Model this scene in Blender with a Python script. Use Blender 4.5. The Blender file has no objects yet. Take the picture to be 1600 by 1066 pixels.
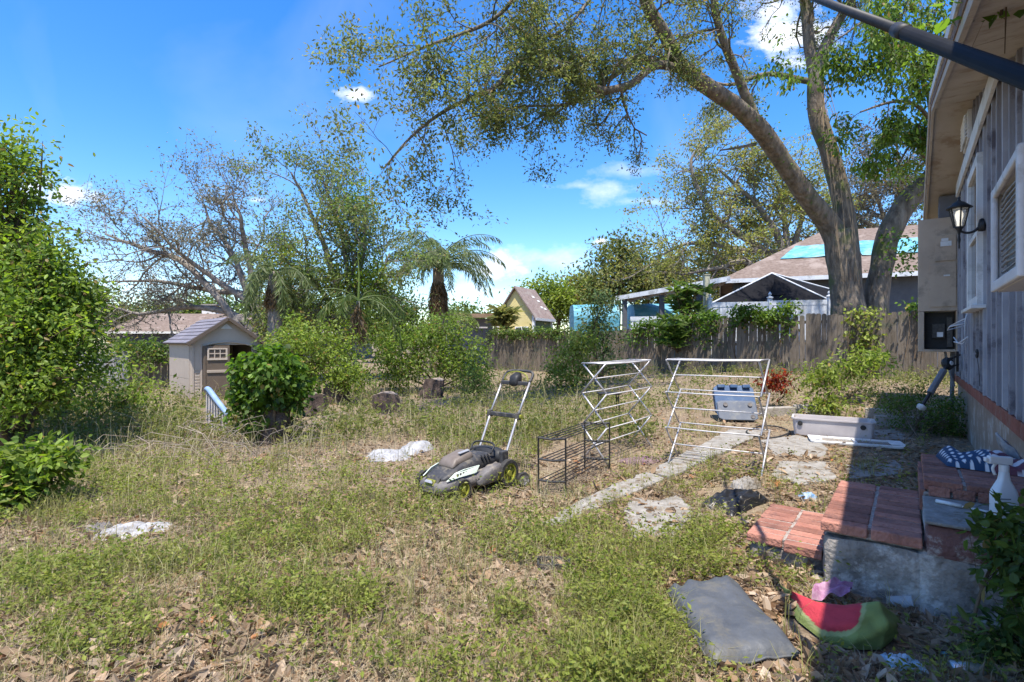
import bpy, math, random
import numpy as np
from mathutils import Vector

# ------------------------------------------------------------------ camera, sky, sun
SC = bpy.context.scene
COL = SC.collection
H, F = 1.45, 800.0            # eye height, focal length in pixels of the 1600 px wide photograph
cam_d = bpy.data.cameras.new('camera'); cam = bpy.data.objects.new('camera', cam_d); COL.objects.link(cam)
cam.location = (0, 0, H); cam.rotation_euler = (math.radians(90), 0, 0)
cam_d.lens = 18; cam_d.sensor_width = 36; cam_d.clip_end = 2000; cam_d.clip_start = 0.02
SC.camera = cam
SC.view_settings.view_transform = 'Standard'; SC.view_settings.look = 'None'
SC.view_settings.exposure = 2.08; SC.view_settings.gamma = 1.0
SC.cycles.max_bounces = 8; SC.cycles.transparent_max_bounces = 8

SUN = Vector((0.05, 0.38, -1.0)).normalized()      # the way the light travels
sd = bpy.data.lights.new('sun', 'SUN'); sd.energy = 2.05; sd.angle = math.radians(0.5); sd.color = (1.0, 0.94, 0.83)
so = bpy.data.objects.new('sun', sd); COL.objects.link(so); so.rotation_euler = SUN.to_track_quat('-Z', 'Y').to_euler()
so.location = (-2, -8, 30)

W = bpy.data.worlds.new('World'); SC.world = W; W.use_nodes = True
wt = W.node_tree; wt.nodes.clear()
def wn(t, **k):
    n = wt.nodes.new(t)
    for a, b in k.items(): setattr(n, a, b)
    return n
def wm(op, a, b=None, clamp=False):
    n = wn('ShaderNodeMath', operation=op, use_clamp=clamp)
    for i, s in enumerate((a, b)):
        if s is None: continue
        if isinstance(s, (int, float)): n.inputs[i].default_value = s
        else: wt.links.new(s, n.inputs[i])
    return n.outputs[0]
sky = wn('ShaderNodeTexSky', sky_type='NISHITA', sun_disc=False)
sky.sun_elevation = math.radians(69); sky.sun_rotation = math.radians(187); sky.altitude = 0
sky.air_density = 1.0; sky.dust_density = 0.6; sky.ozone_density = 2.0
hs = wn('ShaderNodeHueSaturation'); hs.inputs['Saturation'].default_value = 1.4; hs.inputs['Hue'].default_value = .507; hs.inputs['Value'].default_value = .49
wt.links.new(sky.outputs[0], hs.inputs['Color'])
tc = wn('ShaderNodeTexCoord'); sep = wn('ShaderNodeSeparateXYZ'); wt.links.new(tc.outputs['Generated'], sep.inputs[0])
yy = wm('MAXIMUM', sep.outputs[1], 0.05)
U, V = wm('DIVIDE', sep.outputs[0], yy), wm('DIVIDE', sep.outputs[2], yy)
cmb = wn('ShaderNodeCombineXYZ'); wt.links.new(U, cmb.inputs[0]); wt.links.new(wm('MULTIPLY', V, 1.6), cmb.inputs[1])
nz = wn('ShaderNodeTexNoise'); nz.inputs['Scale'].default_value = 13; nz.inputs['Detail'].default_value = 7; nz.inputs['Roughness'].default_value = .62
wt.links.new(cmb.outputs[0], nz.inputs['Vector'])
nzv = wm('SUBTRACT', nz.outputs['Fac'], 0.5)
tot = None
# (px, py, half width, half height, softness, strength) of each cloud in view
for px, py, a, b, soft, st in ((100, 303, 70, 24, .7, .95), (60, 290, 40, 22, .7, .8), (550, 148, 42, 17, .8, 1), (403, 313, 22, 8, .9, .8), (940, 300, 50, 22, 1.5, .7),
                      (995, 315, 70, 9, 1.5, .6), (850, 403, 110, 22, 1.4, .6), (775, 415, 52, 26, .7, 1), (740, 455, 60, 16, 1.1, .7), (940, 378, 18, 9, .6, 1),
                      (1240, 60, 80, 50, .8, 1), (1215, 20, 50, 30, .8, .9), (985, 268, 70, 14, 1.1, .35), (160, 440, 140, 40, 1.4, .25), (905, 290, 60, 9, 1.3, .5)):
    u0, v0 = (px - 800) / F, (533 - py) / F
    du = wm('DIVIDE', wm('SUBTRACT', U, u0), a / F); dv = wm('DIVIDE', wm('SUBTRACT', V, v0), b / F)
    r = wm('SQRT', wm('ADD', wm('MULTIPLY', du, du), wm('MULTIPLY', dv, dv)))
    m = wm('ADD', wm('SUBTRACT', 1.0, r), wm('MULTIPLY', nzv, 3.2))
    m = wm('MULTIPLY', wm('DIVIDE', m, soft, clamp=True), st)
    tot = m if tot is None else wm('MAXIMUM', tot, m)
tot = wm('MULTIPLY', tot, wm('GREATER_THAN', sep.outputs[1], 0.06))
nz2 = wn('ShaderNodeTexNoise'); nz2.inputs['Scale'].default_value = 2.3; nz2.inputs['Detail'].default_value = 5; nz2.inputs['Distortion'].default_value = .8
wt.links.new(tc.outputs['Generated'], nz2.inputs['Vector'])
wis = wm('MULTIPLY', wm('SUBTRACT', nz2.outputs['Fac'], 0.5, clamp=True), 0.5)
tot = wm('MAXIMUM', tot, wis)
mx = wn('ShaderNodeMix', data_type='RGBA'); wt.links.new(tot, mx.inputs[0]); wt.links.new(hs.outputs[0], mx.inputs[6]); mx.inputs[7].default_value = (2.15, 2.25, 2.5, 1)
bg = wn('ShaderNodeBackground'); bg.inputs[1].default_value = 0.15
wt.links.new(mx.outputs[2], bg.inputs[0])
wo = wn('ShaderNodeOutputWorld'); wt.links.new(bg.outputs[0], wo.inputs[0])

# ------------------------------------------------------------------ helpers
rng = np.random.default_rng(7); random.seed(7)
A = np.array
def unit(v): v = np.asarray(v, float); return v / (np.linalg.norm(v, axis=-1, keepdims=True) + 1e-9)
def _h(i, j, k):
    n = (i * 374761393 + j * 668265263 + k * 1442695041) & 0xffffffff
    n = ((n ^ (n >> 13)) * 1274126177) & 0xffffffff
    return ((n ^ (n >> 16)) & 0xffff) / 65535.0
def vnoise(p):
    p = np.asarray(p, float)
    if p.shape[-1] == 2: p = np.concatenate([p, np.zeros(p.shape[:-1] + (1,))], -1)
    i = np.floor(p).astype(np.int64); f = p - i; f = f * f * (3 - 2 * f)
    r = 0
    for a in (0, 1):
        for b in (0, 1):
            for c in (0, 1):
                w = (f[..., 0] if a else 1 - f[..., 0]) * (f[..., 1] if b else 1 - f[..., 1]) * (f[..., 2] if c else 1 - f[..., 2])
                r = r + w * _h(i[..., 0] + a, i[..., 1] + b, i[..., 2] + c)
    return r
def fbm(p, o=3):
    p = np.asarray(p, float); return sum(vnoise(p * 2 ** k + 17 * k) * .5 ** k for k in range(o)) / sum(.5 ** k for k in range(o))
def sstep(a, b, x): t = np.clip((x - a) / (b - a), 0, 1); return t * t * (3 - 2 * t)

D = A([.6126, .7904]); N = A([-.7904, .6126])      # along the house wall (away), out of the wall into the yard
def gz(x, y):
    x = np.asarray(x, float); y = np.asarray(y, float)
    s = x * D[0] + y * D[1]; u = -(x * N[0] + y * N[1])
    up = .42 * sstep(11.2, 14.5, s) * sstep(-11, -4, u) * (1 - sstep(22, 30, s))
    return up + .05 * (fbm(np.stack([x * .8, y * .8], -1), 2) - .5)
def P(px, py, Y): return A([(px - 800) / F * Y, Y, H - (py - 533) / F * Y])
def G(px, py):
    Y = H * F / (py - 533)
    for _ in range(12):
        Y = .5 * Y + .5 * (H - float(gz((px - 800) / F * Y, Y))) * F / (py - 533)
    X = (px - 800) / F * Y
    return A([X, Y, float(gz(X, Y))])
def ground(x, y): return A([x, y, float(gz(x, y))])

class NB:
    def __init__(s): s.v = []; s.f = []; s.c = []; s.m = []; s.n = 0
    def add(s, v, f, col=None, mat=0):
        v = np.asarray(v, float).reshape(-1, 3); f = np.asarray(f, np.int64)
        s.v.append(v); s.f.append(f + s.n); s.m.append(np.full(len(f), mat, np.int32))
        c = np.ones((len(v), 3)) * .5 if col is None else np.broadcast_to(np.asarray(col, float), (len(v), 3))
        s.c.append(c); s.n += len(v); return s
    def box(s, c, size, ax=None, mat=0):
        c = A(c, float); h = A(size, float) / 2
        q = A([[x, y, z] for x in (-1, 1) for y in (-1, 1) for z in (-1, 1)], float) * h
        if ax is not None: q = q @ A(ax, float)
        return s.add(q + c, [[0, 1, 3, 2], [4, 6, 7, 5], [0, 4, 5, 1], [2, 3, 7, 6], [0, 2, 6, 4], [1, 5, 7, 3]], mat=mat)
    def beam(s, p, q, w, h=None, up=(0, 0, 1), mat=0):
        p = A(p, float); q = A(q, float); d = q - p; L = np.linalg.norm(d); d /= L
        u = A(up, float)
        if abs(d @ u) > .98: u = A([0, 1., 0])
        sd = unit(np.cross(u, d)); u2 = np.cross(d, sd)
        return s.box((p + q) / 2, (L, w, h or w), [d, sd, u2], mat)
    def tube(s, pts, r, n=6, col=None, mat=0, cap=True):
        pts = np.asarray(pts, float); k = len(pts); r = np.broadcast_to(np.asarray(r, float), (k,))
        t = np.gradient(pts, axis=0); t = unit(t)
        ref = A([0, 0, 1.]) if abs(t[:, 2]).mean() < .8 else A([1., 0, 0])
        u = unit(np.cross(np.broadcast_to(ref, t.shape), t)); w = np.cross(t, u)
        a = np.arange(n) * 2 * math.pi / n
        ring = pts[:, None] + r[:, None, None] * (np.cos(a)[None, :, None] * u[:, None] + np.sin(a)[None, :, None] * w[:, None])
        i, j = np.meshgrid(np.arange(k - 1), np.arange(n), indexing='ij'); j2 = (j + 1) % n
        f = np.stack([i * n + j, i * n + j2, (i + 1) * n + j2, (i + 1) * n + j], -1).reshape(-1, 4)
        s.add(ring.reshape(-1, 3), f, col, mat)
        if cap:
            s.f.append(A([list(range(n))[::-1]]) + s.n - k * n); s.f.append(A([list(range(n))]) + s.n - n)
            s.m += [A([mat], np.int32), A([mat], np.int32)]
        return s
    def rings(s, rr, mat=0, cap=True, col=None):           # loft through rings of equal length
        rr = np.asarray(rr, float); k, n = rr.shape[:2]
        i, j = np.meshgrid(np.arange(k - 1), np.arange(n), indexing='ij'); j2 = (j + 1) % n
        f = np.stack([i * n + j, i * n + j2, (i + 1) * n + j2, (i + 1) * n + j], -1).reshape(-1, 4)
        s.add(rr.reshape(-1, 3), f, col, mat)
        if cap:
            s.f.append(A([list(range(n))[::-1]]) + s.n - k * n); s.f.append(A([list(range(n))]) + s.n - n)
            s.m += [A([mat], np.int32), A([mat], np.int32)]
        return s
    def grid(s, g, col=None, mat=0):
        g = np.asarray(g, float); a, b = g.shape[:2]
        i, j = np.meshgrid(np.arange(a - 1), np.arange(b - 1), indexing='ij')
        f = np.stack([i * b + j, (i + 1) * b + j, (i + 1) * b + j + 1, i * b + j + 1], -1).reshape(-1, 4)
        return s.add(g.reshape(-1, 3), f, None if col is None else np.asarray(col).reshape(-1, 3), mat)
    def prism(s, poly, ext, mat=0):
        p = np.asarray(poly, float); e = A(ext, float); k = len(p)
        s.add(np.concatenate([p, p + e]), [[i, (i + 1) % k, k + (i + 1) % k, k + i] for i in range(k)], mat=mat)
        s.f.append(A([list(range(k))[::-1]]) + s.n - 2 * k); s.f.append(A([list(range(k, 2 * k))]) + s.n - 2 * k)
        s.m += [A([mat], np.int32), A([mat], np.int32)]
        return s
    def lathe(s, prof, c, ax=(0, 0, 1), n=20, mat=0):
        ax = unit(A(ax, float)); u = unit(np.cross(ax, A([0, 1., 0]) if abs(ax[1]) < .9 else A([1., 0, 0]))); w = np.cross(ax, u)
        a = np.arange(n) * 2 * math.pi / n; dirs = np.cos(a)[:, None] * u + np.sin(a)[:, None] * w
        return s.rings([A(c) + ax * z + dirs * r for r, z in prof], mat, cap=tuple(prof[0]) != tuple(prof[-1]))
    def build(s, name, mats, parent=None, origin=None, smooth=False, bevel=0):
        me = bpy.data.meshes.new(name); v = np.concatenate(s.v)
        o = A(parent.location) if parent is not None else (A(origin, float) if origin is not None else np.zeros(3))
        if parent is not None and parent.parent is not None: o = o + A(parent.parent.location)
        v = v - o
        me.vertices.add(len(v)); me.vertices.foreach_set('co', v.astype(np.float32).ravel())
        li = np.concatenate([f.ravel() for f in s.f]); lt = np.concatenate([np.full(len(f), f.shape[1]) for f in s.f])
        ls = np.concatenate([[0], np.cumsum(lt)[:-1]])
        me.loops.add(len(li)); me.loops.foreach_set('vertex_index', li.astype(np.int32))
        me.polygons.add(len(lt)); me.polygons.foreach_set('loop_start', ls.astype(np.int32)); me.polygons.foreach_set('loop_total', lt.astype(np.int32))
        mats = mats if isinstance(mats, (list, tuple)) else [mats]
        for m in mats: me.materials.append(m)
        if len(mats) > 1: me.polygons.foreach_set('material_index', np.concatenate(s.m).astype(np.int32))
        me.polygons.foreach_set('use_smooth', np.full(len(lt), bool(smooth)))
        ca = me.color_attributes.new('Col', 'FLOAT_COLOR', 'POINT')
        ca.data.foreach_set('color', np.concatenate([np.concatenate(s.c), np.ones((s.n, 1))], 1).astype(np.float32).ravel())
        me.update(calc_edges=True); me.validate()
        ob = bpy.data.objects.new(name, me); COL.objects.link(ob)
        if parent is not None: ob.parent = parent
        else: ob.location = o
        if bevel:
            b = ob.modifiers.new('bevel', 'BEVEL'); b.width = bevel; b.segments = 2; b.limit_method = 'ANGLE'
        return ob
def tag(o, label=None, cat=None, group=None, kind=None):
    if label: o['label'] = label
    if cat: o['category'] = cat
    if group: o['group'] = group
    if kind: o['kind'] = kind
    return o
def thing(name, label, cat, loc=(0, 0, 0), group=None):
    o = bpy.data.objects.new(name, None); COL.objects.link(o); o.location = tuple(float(q) for q in loc); o.empty_display_size = .2
    return tag(o, label, cat, group)

# ------------------------------------------------------------------ materials
def mat(name, c1, c2=None, scale=6, rough=.7, bump=0, bscale=60, metal=0, stretch=(1, 1, 1), rnd=0, spec=.35, c3=None, s3=2, attr=False, alpha=1, trans=0, emit=0):
    m = bpy.data.materials.new(name); m.use_nodes = True; t = m.node_tree; b = t.nodes['Principled BSDF']; L = t.links.new
    b.inputs['Roughness'].default_value = rough; b.inputs['Metallic'].default_value = metal
    b.inputs['Specular IOR Level'].default_value = spec; b.inputs['Base Color'].default_value = (*c1, 1)
    b.inputs['Alpha'].default_value = alpha; b.inputs['Transmission Weight'].default_value = trans
    geo = t.nodes.new('ShaderNodeNewGeometry'); mp = t.nodes.new('ShaderNodeMapping'); mp.inputs['Scale'].default_value = stretch
    L(geo.outputs['Position'], mp.inputs[0])
    col = None
    if attr:
        at = t.nodes.new('ShaderNodeAttribute'); at.attribute_name = 'Col'; col = at.outputs['Color']
    if c2 is not None:
        n = t.nodes.new('ShaderNodeTexNoise'); n.inputs['Scale'].default_value = scale; n.inputs['Detail'].default_value = 6; n.inputs['Roughness'].default_value = .65
        L(mp.outputs[0], n.inputs['Vector'])
        r = t.nodes.new('ShaderNodeValToRGB'); r.color_ramp.elements[0].position = .35; r.color_ramp.elements[1].position = .68
        r.color_ramp.elements[0].color = (*c1, 1); r.color_ramp.elements[1].color = (*c2, 1); L(n.outputs['Fac'], r.inputs[0]); col = r.outputs[0]
    if c3 is not None:
        n = t.nodes.new('ShaderNodeTexNoise'); n.inputs['Scale'].default_value = s3; n.inputs['Detail'].default_value = 8; n.inputs['Roughness'].default_value = .7
        L(geo.outputs['Position'], n.inputs['Vector'])
        r = t.nodes.new('ShaderNodeValToRGB'); r.color_ramp.elements[0].position = .52; r.color_ramp.elements[1].position = .62; L(n.outputs['Fac'], r.inputs[0])
        x = t.nodes.new('ShaderNodeMix'); x.data_type = 'RGBA'; L(r.outputs[0], x.inputs[0])
        if col is None: x.inputs[6].default_value = (*c1, 1)
        else: L(col, x.inputs[6])
        x.inputs[7].default_value = (*c3, 1); col = x.outputs[2]
    if rnd:
        oi = t.nodes.new('ShaderNodeObjectInfo'); hv = t.nodes.new('ShaderNodeHueSaturation')
        mr = t.nodes.new('ShaderNodeMapRange'); mr.inputs[3].default_value = 1 - rnd; mr.inputs[4].default_value = 1 + rnd
        L(oi.outputs['Random'], mr.inputs[0]); L(mr.outputs[0], hv.inputs['Value'])
        if col is None: hv.inputs['Color'].default_value = (*c1, 1)
        else: L(col, hv.inputs['Color'])
        col = hv.outputs[0]
    if col is not None: L(col, b.inputs['Base Color'])
    if bump:
        n = t.nodes.new('ShaderNodeTexNoise'); n.inputs['Scale'].default_value = bscale; n.inputs['Detail'].default_value = 5; L(mp.outputs[0], n.inputs['Vector'])
        bm = t.nodes.new('ShaderNodeBump'); bm.inputs['Strength'].default_value = bump; bm.inputs['Distance'].default_value = .02
        L(n.outputs['Fac'], bm.inputs['Height']); L(bm.outputs[0], b.inputs['Normal'])
    if emit:
        b.inputs['Emission Color'].default_value = (*c1, 1); b.inputs['Emission Strength'].default_value = emit
    return m
def leaf_mat(name, tr=.35, rough=.5):
    m = bpy.data.materials.new(name); m.use_nodes = True; t = m.node_tree; b = t.nodes['Principled BSDF']; L = t.links.new
    at = t.nodes.new('ShaderNodeAttribute'); at.attribute_name = 'Col'
    b.inputs['Roughness'].default_value = rough; b.inputs['Specular IOR Level'].default_value = .3; L(at.outputs[0], b.inputs['Base Color'])
    tl = t.nodes.new('ShaderNodeBsdfTranslucent')
    hv = t.nodes.new('ShaderNodeHueSaturation'); hv.inputs['Value'].default_value = 1.7; hv.inputs['Saturation'].default_value = 1.1; L(at.outputs[0], hv.inputs['Color']); L(hv.outputs[0], tl.inputs[0])
    x = t.nodes.new('ShaderNodeMixShader'); x.inputs[0].default_value = tr; L(b.outputs[0], x.inputs[1]); L(tl.outputs[0], x.inputs[2])
    L(x.outputs[0], t.nodes['Material Output'].inputs[0]); return m
LEAF = leaf_mat('leaf', .45); DRY = leaf_mat('dry_leaf', .15, .8)
BARK = mat('oak_bark', (.085, .066, .05), (.235, .19, .145), 7, .95, 1.0, 9, stretch=(1, 1, .28), c3=(.09, .10, .04), s3=1.3)
BARK.node_tree.nodes['Bump'].inputs['Distance'].default_value = .09
TWIG = mat('grey_bark', (.12, .10, .085), (.27, .24, .21), 4, .9, .6, 20)
DTWIG = mat('brown_stem', (.07, .05, .03), (.16, .11, .07), 8, .9, .4, 30)

# ------------------------------------------------------------------ leaves, branches, crowns
def mixcol(pal, n, r):
    pal = A(pal, float); w = r.dirichlet(np.ones(len(pal)) * .7, n); return w @ pal
def add_leaves(nb, pos, dirs, L, Wd, col, r, fold=0, hi=False):
    n = len(pos); dirs = unit(dirs); up = unit(r.normal(0, 1, (n, 3)) * .75 + A([0, 0, 1.])); sd = unit(np.cross(dirs, up)); nn = np.cross(sd, dirs)
    L = np.broadcast_to(L, (n,))[:, None]; Wd = np.broadcast_to(Wd, (n,))[:, None] * .5
    if hi:
        cu = (r.uniform(-1, 1.4, (n, 1)) * fold * 1.2) * L; e = dirs * L
        v = np.stack([pos, pos + e * .28 + sd * Wd * .9 + nn * L * fold, pos + e * .68 + sd * Wd * .82 + nn * (L * fold + cu * .5), pos + e + nn * cu, pos + e * .64 - sd * Wd * .85 + nn * (L * fold + cu * .5), pos + e * .26 - sd * Wd * .95 + nn * L * fold], 1)
        i = np.arange(n)[:, None] * 6; nb.add(v.reshape(-1, 3), np.concatenate([i + A([0, 1, 2, 3]), i + A([0, 3, 4, 5])]), np.repeat(col, 6, 0)); return
    v = np.stack([pos, pos + dirs * L * .45 + sd * Wd + nn * L * fold, pos + dirs * L - nn * L * fold, pos + dirs * L * .45 - sd * Wd + nn * L * fold], 1)
    f = np.arange(n * 4).reshape(n, 4); nb.add(v.reshape(-1, 3), f, np.repeat(col, 4, 0))
def clumps(nb, cen, per, spread, L, Wd, pal, r, droop=.15, lv=.35, fold=.05, hi=False):
    cen = np.asarray(cen, float); n = len(cen)
    if n == 0: return
    per_i = r.poisson(per, n).clip(2); idx = np.repeat(np.arange(n), per_i); m = len(idx)
    off = r.normal(0, 1, (m, 3)) * A([1, 1, .75]) * spread * (.6 + .8 * r.random(n))[idx][:, None]
    cc = mixcol(pal, n, r)[idx] * (1 + lv * r.uniform(-1, 1, (m, 1))) * (1 + .3 * r.uniform(-1, 1, n))[idx][:, None]
    od = r.random(m) < .035; cc[od] = A([.30, .22, .07]) * r.uniform(.5, 1.1, (int(od.sum()), 1))
    d = unit(off) * .6 + r.normal(0, .6, (m, 3)) - A([0, 0, droop * 2])
    add_leaves(nb, cen[idx] + off, d, L * r.uniform(.6, 1.35, m), Wd * r.uniform(.7, 1.3, m), cc.clip(.004, 1), r, fold, hi)
def branch(nb, tips, p, d, L, rad, lev, maxlev, r, nch=4, wob=.35, up=.1, spread=.9, shrink=.6):
    k = 5 if lev < maxlev else 4
    pts = [A(p, float)]; d = unit(d)
    for i in range(k - 1):
        d = unit(d + r.normal(0, wob, 3) * .6 + A([0, 0, up])); pts.append(pts[-1] + d * L / (k - 1))
    pts = A(pts); nb.tube(pts, np.linspace(rad, rad * .45, k), 6 if rad > .05 else (4 if rad > .015 else 3), cap=False)
    if lev >= maxlev:
        for i in range(1, k): tips.append(pts[i] + r.normal(0, .03, 3))
        return
    for c in range(nch):
        s = .25 + .75 * (c + r.random()) / nch; i = min(int(s * (k - 1)), k - 2); q = pts[i] + (pts[i + 1] - pts[i]) * (s * (k - 1) - i)
        dd = unit(unit(pts[i + 1] - pts[i]) + unit(r.normal(0, 1, 3)) * spread)
        branch(nb, tips, q, dd, L * shrink * r.uniform(.7, 1.25), rad * .5, lev + 1, maxlev, r, nch, wob, up, spread, shrink)
def limb(nb, pts3, rad, n=10, wig=.0, r=rng):
    """smooth tube through the given points (Catmull-Rom)"""
    p = A(pts3, float); rad = np.broadcast_to(np.asarray(rad, float), (len(p),)); q = np.concatenate([[2 * p[0] - p[1]], p, [2 * p[-1] - p[-2]]])
    o, ro = [], []
    for i in range(1, len(p)):
        for t in np.linspace(0, 1, 5, endpoint=False):
            a, b, c, e = q[i - 1], q[i], q[i + 1], q[i + 2]
            o.append(.5 * (2 * b + (c - a) * t + (2 * a - 5 * b + 4 * c - e) * t * t + (3 * b - a - 3 * c + e) * t ** 3)); ro.append(rad[i - 1] * (1 - t) + rad[i] * t)
    o.append(p[-1]); ro.append(rad[-1]); o = A(o); ro = A(ro)
    if wig: o = o + (np.stack([vnoise(o * 1.3 + 9 * j) for j in range(3)], -1) - .5) * wig
    ro = ro * (1 + .16 * (vnoise(o * 2.2) - .5))
    nb.tube(o, ro, n); return o, ro
def blob_pts(c, rad, n, r, hollow=2.0):
    d = unit(r.normal(0, 1, (n, 3))); q = d * (r.random((n, 1)) ** (1 / (hollow + 1)))
    q *= .78 + .5 * vnoise(d * 2.1 + A(c) * .37)[:, None]
    return A(c) + q * A(rad)
def bushy(name, label, cat, base, blobs, nclump, per, spread, L, Wd, pal, seed, trunk_r=.06, group=None, bark=None, leafm=None, kids=('trunk', 'crown'), stems=1, twigfrac=.35, droop=.15, hollow=2.0, hi=False):
    """blobs: (centre xyz, radii xyz, share). trunk from the base to every blob, twigs to clumps"""
    r = np.random.default_rng(seed); base = A(base, float); t = thing(name, label, cat, base, group)
    tb, cb = NB(), NB(); tot = sum(b[2] for b in blobs)
    for b in blobs:
        c, rad, sh = A(b[0], float), A(b[1], float), b[2] / tot; n = max(4, int(nclump * sh))
        cen = blob_pts(c, rad, n, r, hollow); cen[:, 2] = np.maximum(cen[:, 2], base[2] + .05)
        s0 = base + A([r.normal(0, .03 * stems), r.normal(0, .03 * stems), -.05]); mid = (s0 + c) / 2 + r.normal(0, .12, 3) * np.linalg.norm(c - s0) * .6; mid[2] = max(mid[2], base[2] + .1)
        path, _ = limb(tb, [s0, mid, c], [trunk_r, trunk_r * .7, trunk_r * .3], 7)
        for q in cen[:int(n * twigfrac)]:
            j = path[r.integers(len(path) // 2, len(path))]; m2 = (j + q) / 2 + r.normal(0, .06, 3)
            tb.tube([j, m2, q], [trunk_r * .22, trunk_r * .15, trunk_r * .06], 3, cap=False)
        clumps(cb, cen, per, spread, L, Wd, pal, r, droop, hi=hi)
    tb.build(kids[0], bark or DTWIG, t, smooth=True); cb.build(kids[1], leafm or LEAF, t)
    return t
# ------------------------------------------------------------------ ground and path
M_soil = mat('litter_soil', (.12, .085, .055), (.31, .235, .16), 16, .95, 1.0, 55, c3=(.23, .185, .11), s3=1.4)
xs = np.unique(np.concatenate([np.linspace(-300, 300, 41), np.linspace(-24, 24, 97)])); ys = np.unique(np.concatenate([np.linspace(-120, 480, 41), np.linspace(-6, 30, 91)]))
gx, gy = np.meshgrid(xs, ys, indexing='ij')
tag(NB().grid(np.stack([gx, gy, gz(gx, gy)], -1)).build('ground', M_soil, smooth=True), 'sandy back yard soil covered with dry leaf litter', kind='structure')
M_conc = mat('old_concrete', (.20, .185, .165), (.34, .32, .295), 9, .95, .8, 40, c3=(.17, .135, .095), s3=5)
def slab(pix, th, seed):
    r = np.random.default_rng(seed); p = [G(*q)[:2] for q in pix]; o = []
    for i in range(len(p)):
        a, b = p[i], p[(i + 1) % len(p)]; k = max(2, int(np.linalg.norm(b - a) / .1))
        for s in np.linspace(0, 1, k, endpoint=False): o.append(a + (b - a) * s + r.normal(0, .014, 2))
    o = A(o); z = float(gz(*o.mean(0))) + th
    n = NB().prism([[x, y, z - .12] for x, y in o], (0, 0, .12))
    return tag(n.build('concrete_path', M_conc, origin=[*o.mean(0), z], bevel=.008), 'broken pale concrete walkway slab sunk in the leaf litter', kind='structure')
slab([(846, 824), (905, 788), (960, 762), (1010, 742), (1040, 752), (985, 776), (925, 800), (880, 826)], .035, 1)
slab([(1014, 741), (1060, 716), (1105, 694), (1140, 673), (1196, 676), (1150, 700), (1105, 722), (1046, 750)], .035, 2)
slab([(968, 802), (992, 783), (1030, 786), (1056, 778), (1094, 806), (1070, 822), (1060, 846), (1020, 838), (990, 846), (982, 822)], .018, 3)
slab([(1190, 690), (1250, 682), (1292, 700), (1290, 716), (1210, 712)], .025, 4)
slab([(1215, 722), (1290, 724), (1310, 752), (1250, 760), (1205, 744)], .02, 5)
slab([(1320, 728), (1400, 722), (1420, 742), (1330, 752)], .02, 6)
slab([(1345, 676), (1400, 672), (1425, 688), (1360, 690)], .02, 7)

# ------------------------------------------------------------------ the house on the right
P0 = A([6.59, 7.40])
def Wp(t, z, o=0.): q = P0 - D * t + N * o; return A([q[0], q[1], z])
AX = [[-D[0], -D[1], 0], [N[0], N[1], 0], [0, 0, 1]]         # rows: along wall (t), out (o), up
T0, T1 = -2.2, 8.6
def zr(t): return 4.5 - (.26 * (t - 1.2) if t > 1.2 else .24 * (1.2 - t))
def wbox(nb, t0, t1, o0, o1, z0, z1, mat=0):
    return nb.box((Wp(t0, z0, o0) + Wp(t1, z1, o1)) / 2, (t1 - t0, o1 - o0, z1 - z0), AX, mat)
M_side = mat('grey_blue_siding', (.235, .23, .255), (.34, .335, .36), 3, .75, .3, 60, stretch=(3, 3, .5), rnd=.10, c3=(.13, .12, .14), s3=2.2)
M_sidelt = mat('worn_siding_edge', (.30, .30, .33), (.40, .40, .43), 5, .75, rnd=.06)
M_white = mat('white_paint', (.62, .62, .62), (.75, .75, .74), 5, .6, .1, 60, c3=(.50, .49, .47), s3=3)
M_soffit = mat('tan_soffit', (.42, .37, .315), (.50, .445, .39), 2, .8, .1, 30, c3=(.33, .26, .20), s3=1.7)
M_red = mat('peeling_red_trim', (.20, .055, .035), (.30, .10, .07), 6, .8, .5, 40, c3=(.26, .13, .10), s3=5)
M_found = mat('tan_foundation', (.26, .19, .145), (.34, .26, .20), 4, .9, .5, 50, c3=(.42, .37, .33), s3=4)
M_shing = mat('brown_shingle', (.14, .10, .085), (.27, .20, .17), 14, .95, .6, 40)
M_glass = mat('dark_glass', (.03, .035, .045), rough=.08, spec=.6)
M_black = mat('black_plastic', (.018, .018, .02), (.03, .03, .032), 20, .55)
house = thing('house', 'grey blue board and batten house with gabled wall beside the brick steps', 'house', Wp(T0, 0))
nb = NB(); poly = [Wp(T0, -.1, -.12), Wp(T1, -.1, -.12), Wp(T1, zr(T1), -.12), Wp(1.2, zr(1.2), -.12), Wp(T0, zr(T0), -.12)]
nb.prism(poly, -8 * A([N[0], N[1], 0])); nb.build('wall', M_side, house)
nb = NB(); wbox(nb, T0 + .01, T1 - .01, -.11, -.015, -.1, .76); nb.build('foundation', M_found, house)
nb = NB(); wbox(nb, T0 - .01, T1, -.10, .035, .74, .862); nb.build('base_trim', M_red, house, bevel=.004)
sp = .36; k = 0
for i in range(int((T1 - T0) / sp)):
    a = T0 + i * sp; b = a + sp - .008; z0 = .868 + .012 * math.sin(i * 2.3)
    pl = [Wp(a, z0, -.11), Wp(b, z0, -.11), Wp(b, zr(b) - .01, -.11)] + ([Wp(1.2, zr(1.2) - .01, -.11)] if a < 1.2 < b else []) + [Wp(a, zr(a) - .01, -.11)]
    NB().prism(pl, A([N[0], N[1], 0]) * (.132 + .004 * math.sin(i * 5.1))).build('siding_board', M_side, house)
    nb = NB(); wbox(nb, a - .028, a + .028, .012, .05, z0 + .012, min(zr(a - .03), zr(a + .03)) - .02); nb.build('batten', M_sidelt if i % 4 == 1 else M_side, house)
nb = NB(); wbox(nb, -.9, 4.0, .052, .085, 3.74, 3.93); nb.build('band_board', M_white, house, bevel=.004)
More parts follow.
